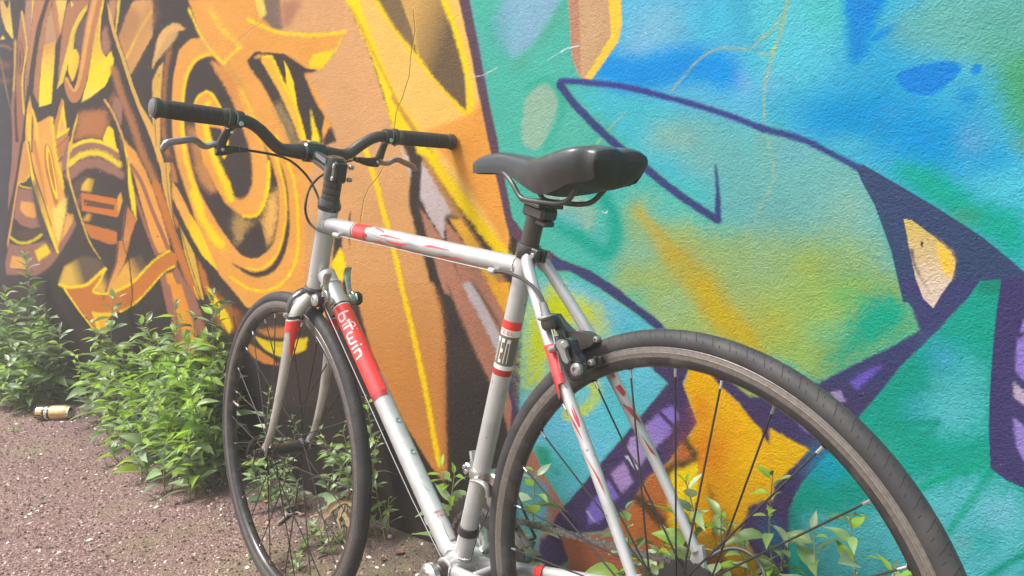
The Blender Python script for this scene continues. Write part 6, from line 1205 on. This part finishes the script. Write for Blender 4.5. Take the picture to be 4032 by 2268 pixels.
# withered plant
g = Wz(1362, 2100); root = empty('withered_plant', (g[0], min(-.03, g[1]), 0)); tag(root, 'withered plant with curled tan leaves behind the lower spokes of the front wheel', 'dead plant'); gb = np.array([g[0], min(-.03, g[1]), 0])
m = MB(); top = Wy(1365, 1800, gb[1]); m.tube(bez([np.zeros(3), (top-gb)*.5+np.array([.005, 0, 0]), top-gb], 5), np.linspace(.0022, .001, 11), 6); m.build('stem', mat('dry_stem', (.33, .30, .12), .6), root)
nd = Wy(1362, 1975, gb[1])-gb
for pl, w_ in (([(1362,1975),(1330,1985),(1300,2020),(1282,2060),(1272,2105)], .017), ([(1362,1975),(1395,1985),(1400,2020),(1392,2060)], .012), ([(1365,1980),(1370,2020),(1385,2060),(1400,2100)], .018), ([(1362,1972),(1345,1955),(1320,1935),(1305,1915)], .008), ([(1365,1970),(1375,1940),(1385,1915)], .006), ([(1362,1978),(1350,2010),(1340,2050),(1345,2085)], .012)):
    q = bez([Wy(a, b, gb[1]-.02*i)-gb for i, (a, b) in enumerate(pl)], 5); n = len(q); rows = []
    for i in range(n):
        t = i/(n-1); ww = .55*w_*math.sin(min(1, t+.04)*math.pi)**.7+.0008; T = n3(q[min(i+1, n-1)]-q[max(i-1, 0)]); sd2 = n3(np.cross(T, [.3*math.sin(t*5), -1, .3]))
        rows.append([q[i]+sd2*ww*s_+np.array([0, -1, .3])*ww*(.9*abs(s_)+.25*math.sin(t*22+s_)) for s_ in (-1, -.5, 0, .5, 1)])
    m = MB(); m.grid(rows); m.build('withered_leaf', DRY, root, 180)
# twig
m = MB(); Z = lambda a, b, z=.006: Wz(a, b, z)
tw = Z(1128, 2040); A = np.array([tw[0], tw[1], 0]); m.tube(bez([Z(1100,1962)-A, Z(1112,1985)-A, Z(1122,2010)-A, Z(1128,2030)-A, Z(1112,2048)-A, Z(1092,2064)-A], 4), [.0032, .0035, .0035, .004, .004, .004, .0045, .0045, .005, .005, .0055, .0055, .005, .005, .005, .0048, .0048, .0046, .0046, .004, .0036], 8); m.tube(bez([Z(1128,2030)-A, Z(1150,2024)-A, Z(1172,2018)-A, Z(1190,2026)-A], 4), np.linspace(.0042, .0026, 13), 8); m.tube([Z(1112,1985)-A, Z(1104,1970)-A], [.003, .002], 6)
o = m.build('twig', mat('dead_twig', (.27, .22, .185), .8, bump=(120, .5, .002)), None, 60); o.location = A; tag(o, 'grey forked twig lying on the gravel behind the front wheel spokes', 'twig')
DL = [mat('orange_dead_leaf', (.42, .16, .04), .6, obj_var=.2), mat('brown_dead_leaf', (.13, .06, .04), .7, obj_var=.2), DRY]
for k, (px, py, mt, sz, lb) in enumerate([(1046,1975,0,.022,'orange yellow dead leaf lying on dark soil under the front hub'),(1047,2043,0,.016,'small orange dead leaf lying on gravel left of the twig'),(1570,2176,1,.030,'reddish brown curled leaf strip on the mossy ground by the down tube'),(1508,2196,1,.020,'brown dead leaf lying on moss right of the front tyre'),(1185,2030,2,.022,'pale straw coloured leaf sliver beside the forked twig'),(1245,2035,0,.014,'tiny orange leaf scrap under the withered leaves'),(1450,2105,1,.028,'crumpled brown leaf at the right edge of the front tyre'),(1175,1990,2,.02,'whitish flat leaf lying on soil behind the spokes'),(1080,2170,1,.014,'little dark leaf on the gravel inside the front wheel'),(640,1990,1,.012,'dark leaf crumb on the open gravel at left'),(30,1700,2,.02,'straw coloured leaf scrap on the gravel below the can')]):
    g = Wz(px, py, .004); m = MB(); n = 7; rr = random.Random(k); rows = []
    for i in range(n): t = i/(n-1); ww = sz*.32*math.sin((t*.94+.03)*math.pi); rows.append([(sz*(t-.5), s_*ww, .15*sz*abs(s_)+.12*sz*math.sin(t*3+k)*(1-abs(s_))+.05*sz*rr.random()) for s_ in (-1, -.4, .3, 1)])
    m.grid(rows); o = m.build('dead_leaf', DL[mt], None, 180); o.location = (g[0], g[1], gz(g[0], g[1])+.003); o.rotation_euler = (0, 0, rr.uniform(0, 3)); tag(o, lb, 'dead leaf')
lm_ = []
for k in range(5):
    m = MB(); rows = []; rr = random.Random(70+k)
    for i in range(6): t = i/5; ww = .30*math.sin((t*.9+.05)*math.pi); rows.append([(t-.5, s_*ww, .18*abs(s_)*rr.uniform(.4, 1.6)+.12*math.sin(t*4+k)) for s_ in (-1, -.3, .4, 1)])
    m.grid(rows); o = m.build('leaf_scrap', DL[(1, 1, 0, 2, 1)[k]], None, 180); lm_.append(o.data); bpy.data.objects.remove(o)
rr = random.Random(9)
for k in range(60):
    if k < 34: x = rr.uniform(-3.6, -1.0); y = -rr.uniform(.03, .25)
    else: x = -rr.uniform(.8, 3.2); y = -rr.uniform(.1, .95)
    o = bpy.data.objects.new('leaf_scrap', rr.choice(lm_)); COL.objects.link(o); z_ = rr.uniform(.006, .017); o.scale = (z_, z_, z_); o.rotation_euler = (rr.uniform(-.3, .3), rr.uniform(-.3, .3), rr.uniform(0, 6.28)); o.location = (x, y, gz(x, y)+.004)
    tag(o, 'small dry leaf scrap lying on the reddish gravel below the wall', 'dead leaf', 'dry leaf scraps on the gravel')
# beer can
cz = .0335; Lc = Wz(283, 1623, cz); an = n3([.79, .62, .0]); Cb_ = Lc-an*.166
can = empty('beer_can', (Cb_[0], Cb_[1], 0)); tag(can, 'gold and black beer can lying on its side at the edge of the gravel path', 'can')
O_ = np.array([0, 0, cz]); GOLD = mat('gold_can', (.66, .47, .20), .30, .8, noise=[((.75, .58, .30), 12, .45, .7)]); BLK = mat('black_can_print', (.05, .028, .024), .3, .4); ALU = mat('can_aluminium', (.62, .62, .6), .3, .9)
rc_ = .0330
m = MB(); m.lathe([(.0, .006), (.020, .004), (.0245, .0), (.0262, .0015), (.0300, .008), (.0325, .014), (.0330, .019), (.0330, .079)], O_, an, 48); m.build('black_print', BLK, can)
m = MB(); m.lathe([(.0330, .079), (.0330, .136), (.0322, .143), (.0290, .152), (.0268, .158)], O_, an, 48); m.build('can_wall', GOLD, can)
m = MB(); m.lathe([(.0268, .158), (.0272, .160), (.0282, .1635), (.0284, .1655), (.0278, .1668), (.0268, .1660), (.0262, .1625), (.0250, .1615), (.0, .1618)], O_, an, 48); lid = m.build('lid', ALU, can)
sdv = n3(np.cross([0, 0, 1.], an)); upc = np.array([0, 0, 1.])
m = MB(); lc = O_+an*.1622+upc*.0105; m.add([lc+an*.0002+(sdv*math.cos(t)*.0095+upc*math.sin(t)*.0085) for t in np.linspace(0, 6.283, 22, endpoint=False)], [tuple(range(22))]); m.build('opening', M_['sipe'], lid, 0)
m = MB(); lc = O_+an*.1630-upc*.0035; m.tube([lc+(sdv*math.cos(t)*.0062+upc*math.sin(t)*.0112)+an*.0004 for t in np.linspace(0, 6.2832, 22)], .0011, 6, cap=False); m.cyl(lc-an*.001+upc*.004, lc+an*.0014+upc*.004, .0028, 12); m.build('pull_tab', M_['chrome'], lid)
camdir = n3(np.array([CAM_C[0]-Cb_[0], CAM_C[1]-Cb_[1], 0])); s0v = n3(camdir-an*(camdir@an)); t0v = upc
def cf(s_, q, l=.0002): return O_+an*s_+(s0v*math.cos(q/rc_)+t0v*math.sin(q/rc_))*(rc_+l)
def cstroke(lines, w_, name, mt, lift=.0003):
    m = MB(); k = 0
    for L in lines:
        for a, b in zip(L[:-1], L[1:]):
            a = np.array(a); b = np.array(b); d = b-a; ll = np.hypot(*d); nn = np.array([-d[1], d[0]])/ll*w_/2; k += 1; ns = max(1, int(ll/.003))
            m.grid([[cf(*(a+d*j/ns+nn*c), lift+.000008*k) for c in (-1, 0, 1)] for j in range(ns+1)])
    m.build(name, mt, can, 60)
WH = mat('white_can_print', (.8, .78, .76), .35, .2)
cstroke(text('unbound', .0115, .98, mapf=lambda a, b: (.0565+b*.9, .036-a)), .0028, 'white_lettering', WH)
Gs = [[(.014, .002), (.045, .002)], [(.045, .002), (.047, -.006)], [(.015, -.006), (.045, -.012)], [(.018, -.020), (.022, -.015), (.030, -.018), (.040, -.030), (.045, -.028), (.046, -.018)], [(.018, -.024), (.018, -.036)]]
cstroke(Gs, .0042, 'gold_numeral', GOLD); 
cstroke([[(.016+.0*k, .008+k*.0042), (.045, .007+k*.0042)] for k in range(7)], .0030, 'gold_lettering', GOLD)
cstroke([[(.082, .000), (.112, .003), (.126, -.022), (.134, -.030)], [(.09, -.005), (.106, -.004)], [(.118, .02), (.128, .012), (.135, .000)], [(.128, -.010), (.128, -.022)]], .0009, 'outline_print', mat('bronze_print', (.30, .19, .07), .35, .6))
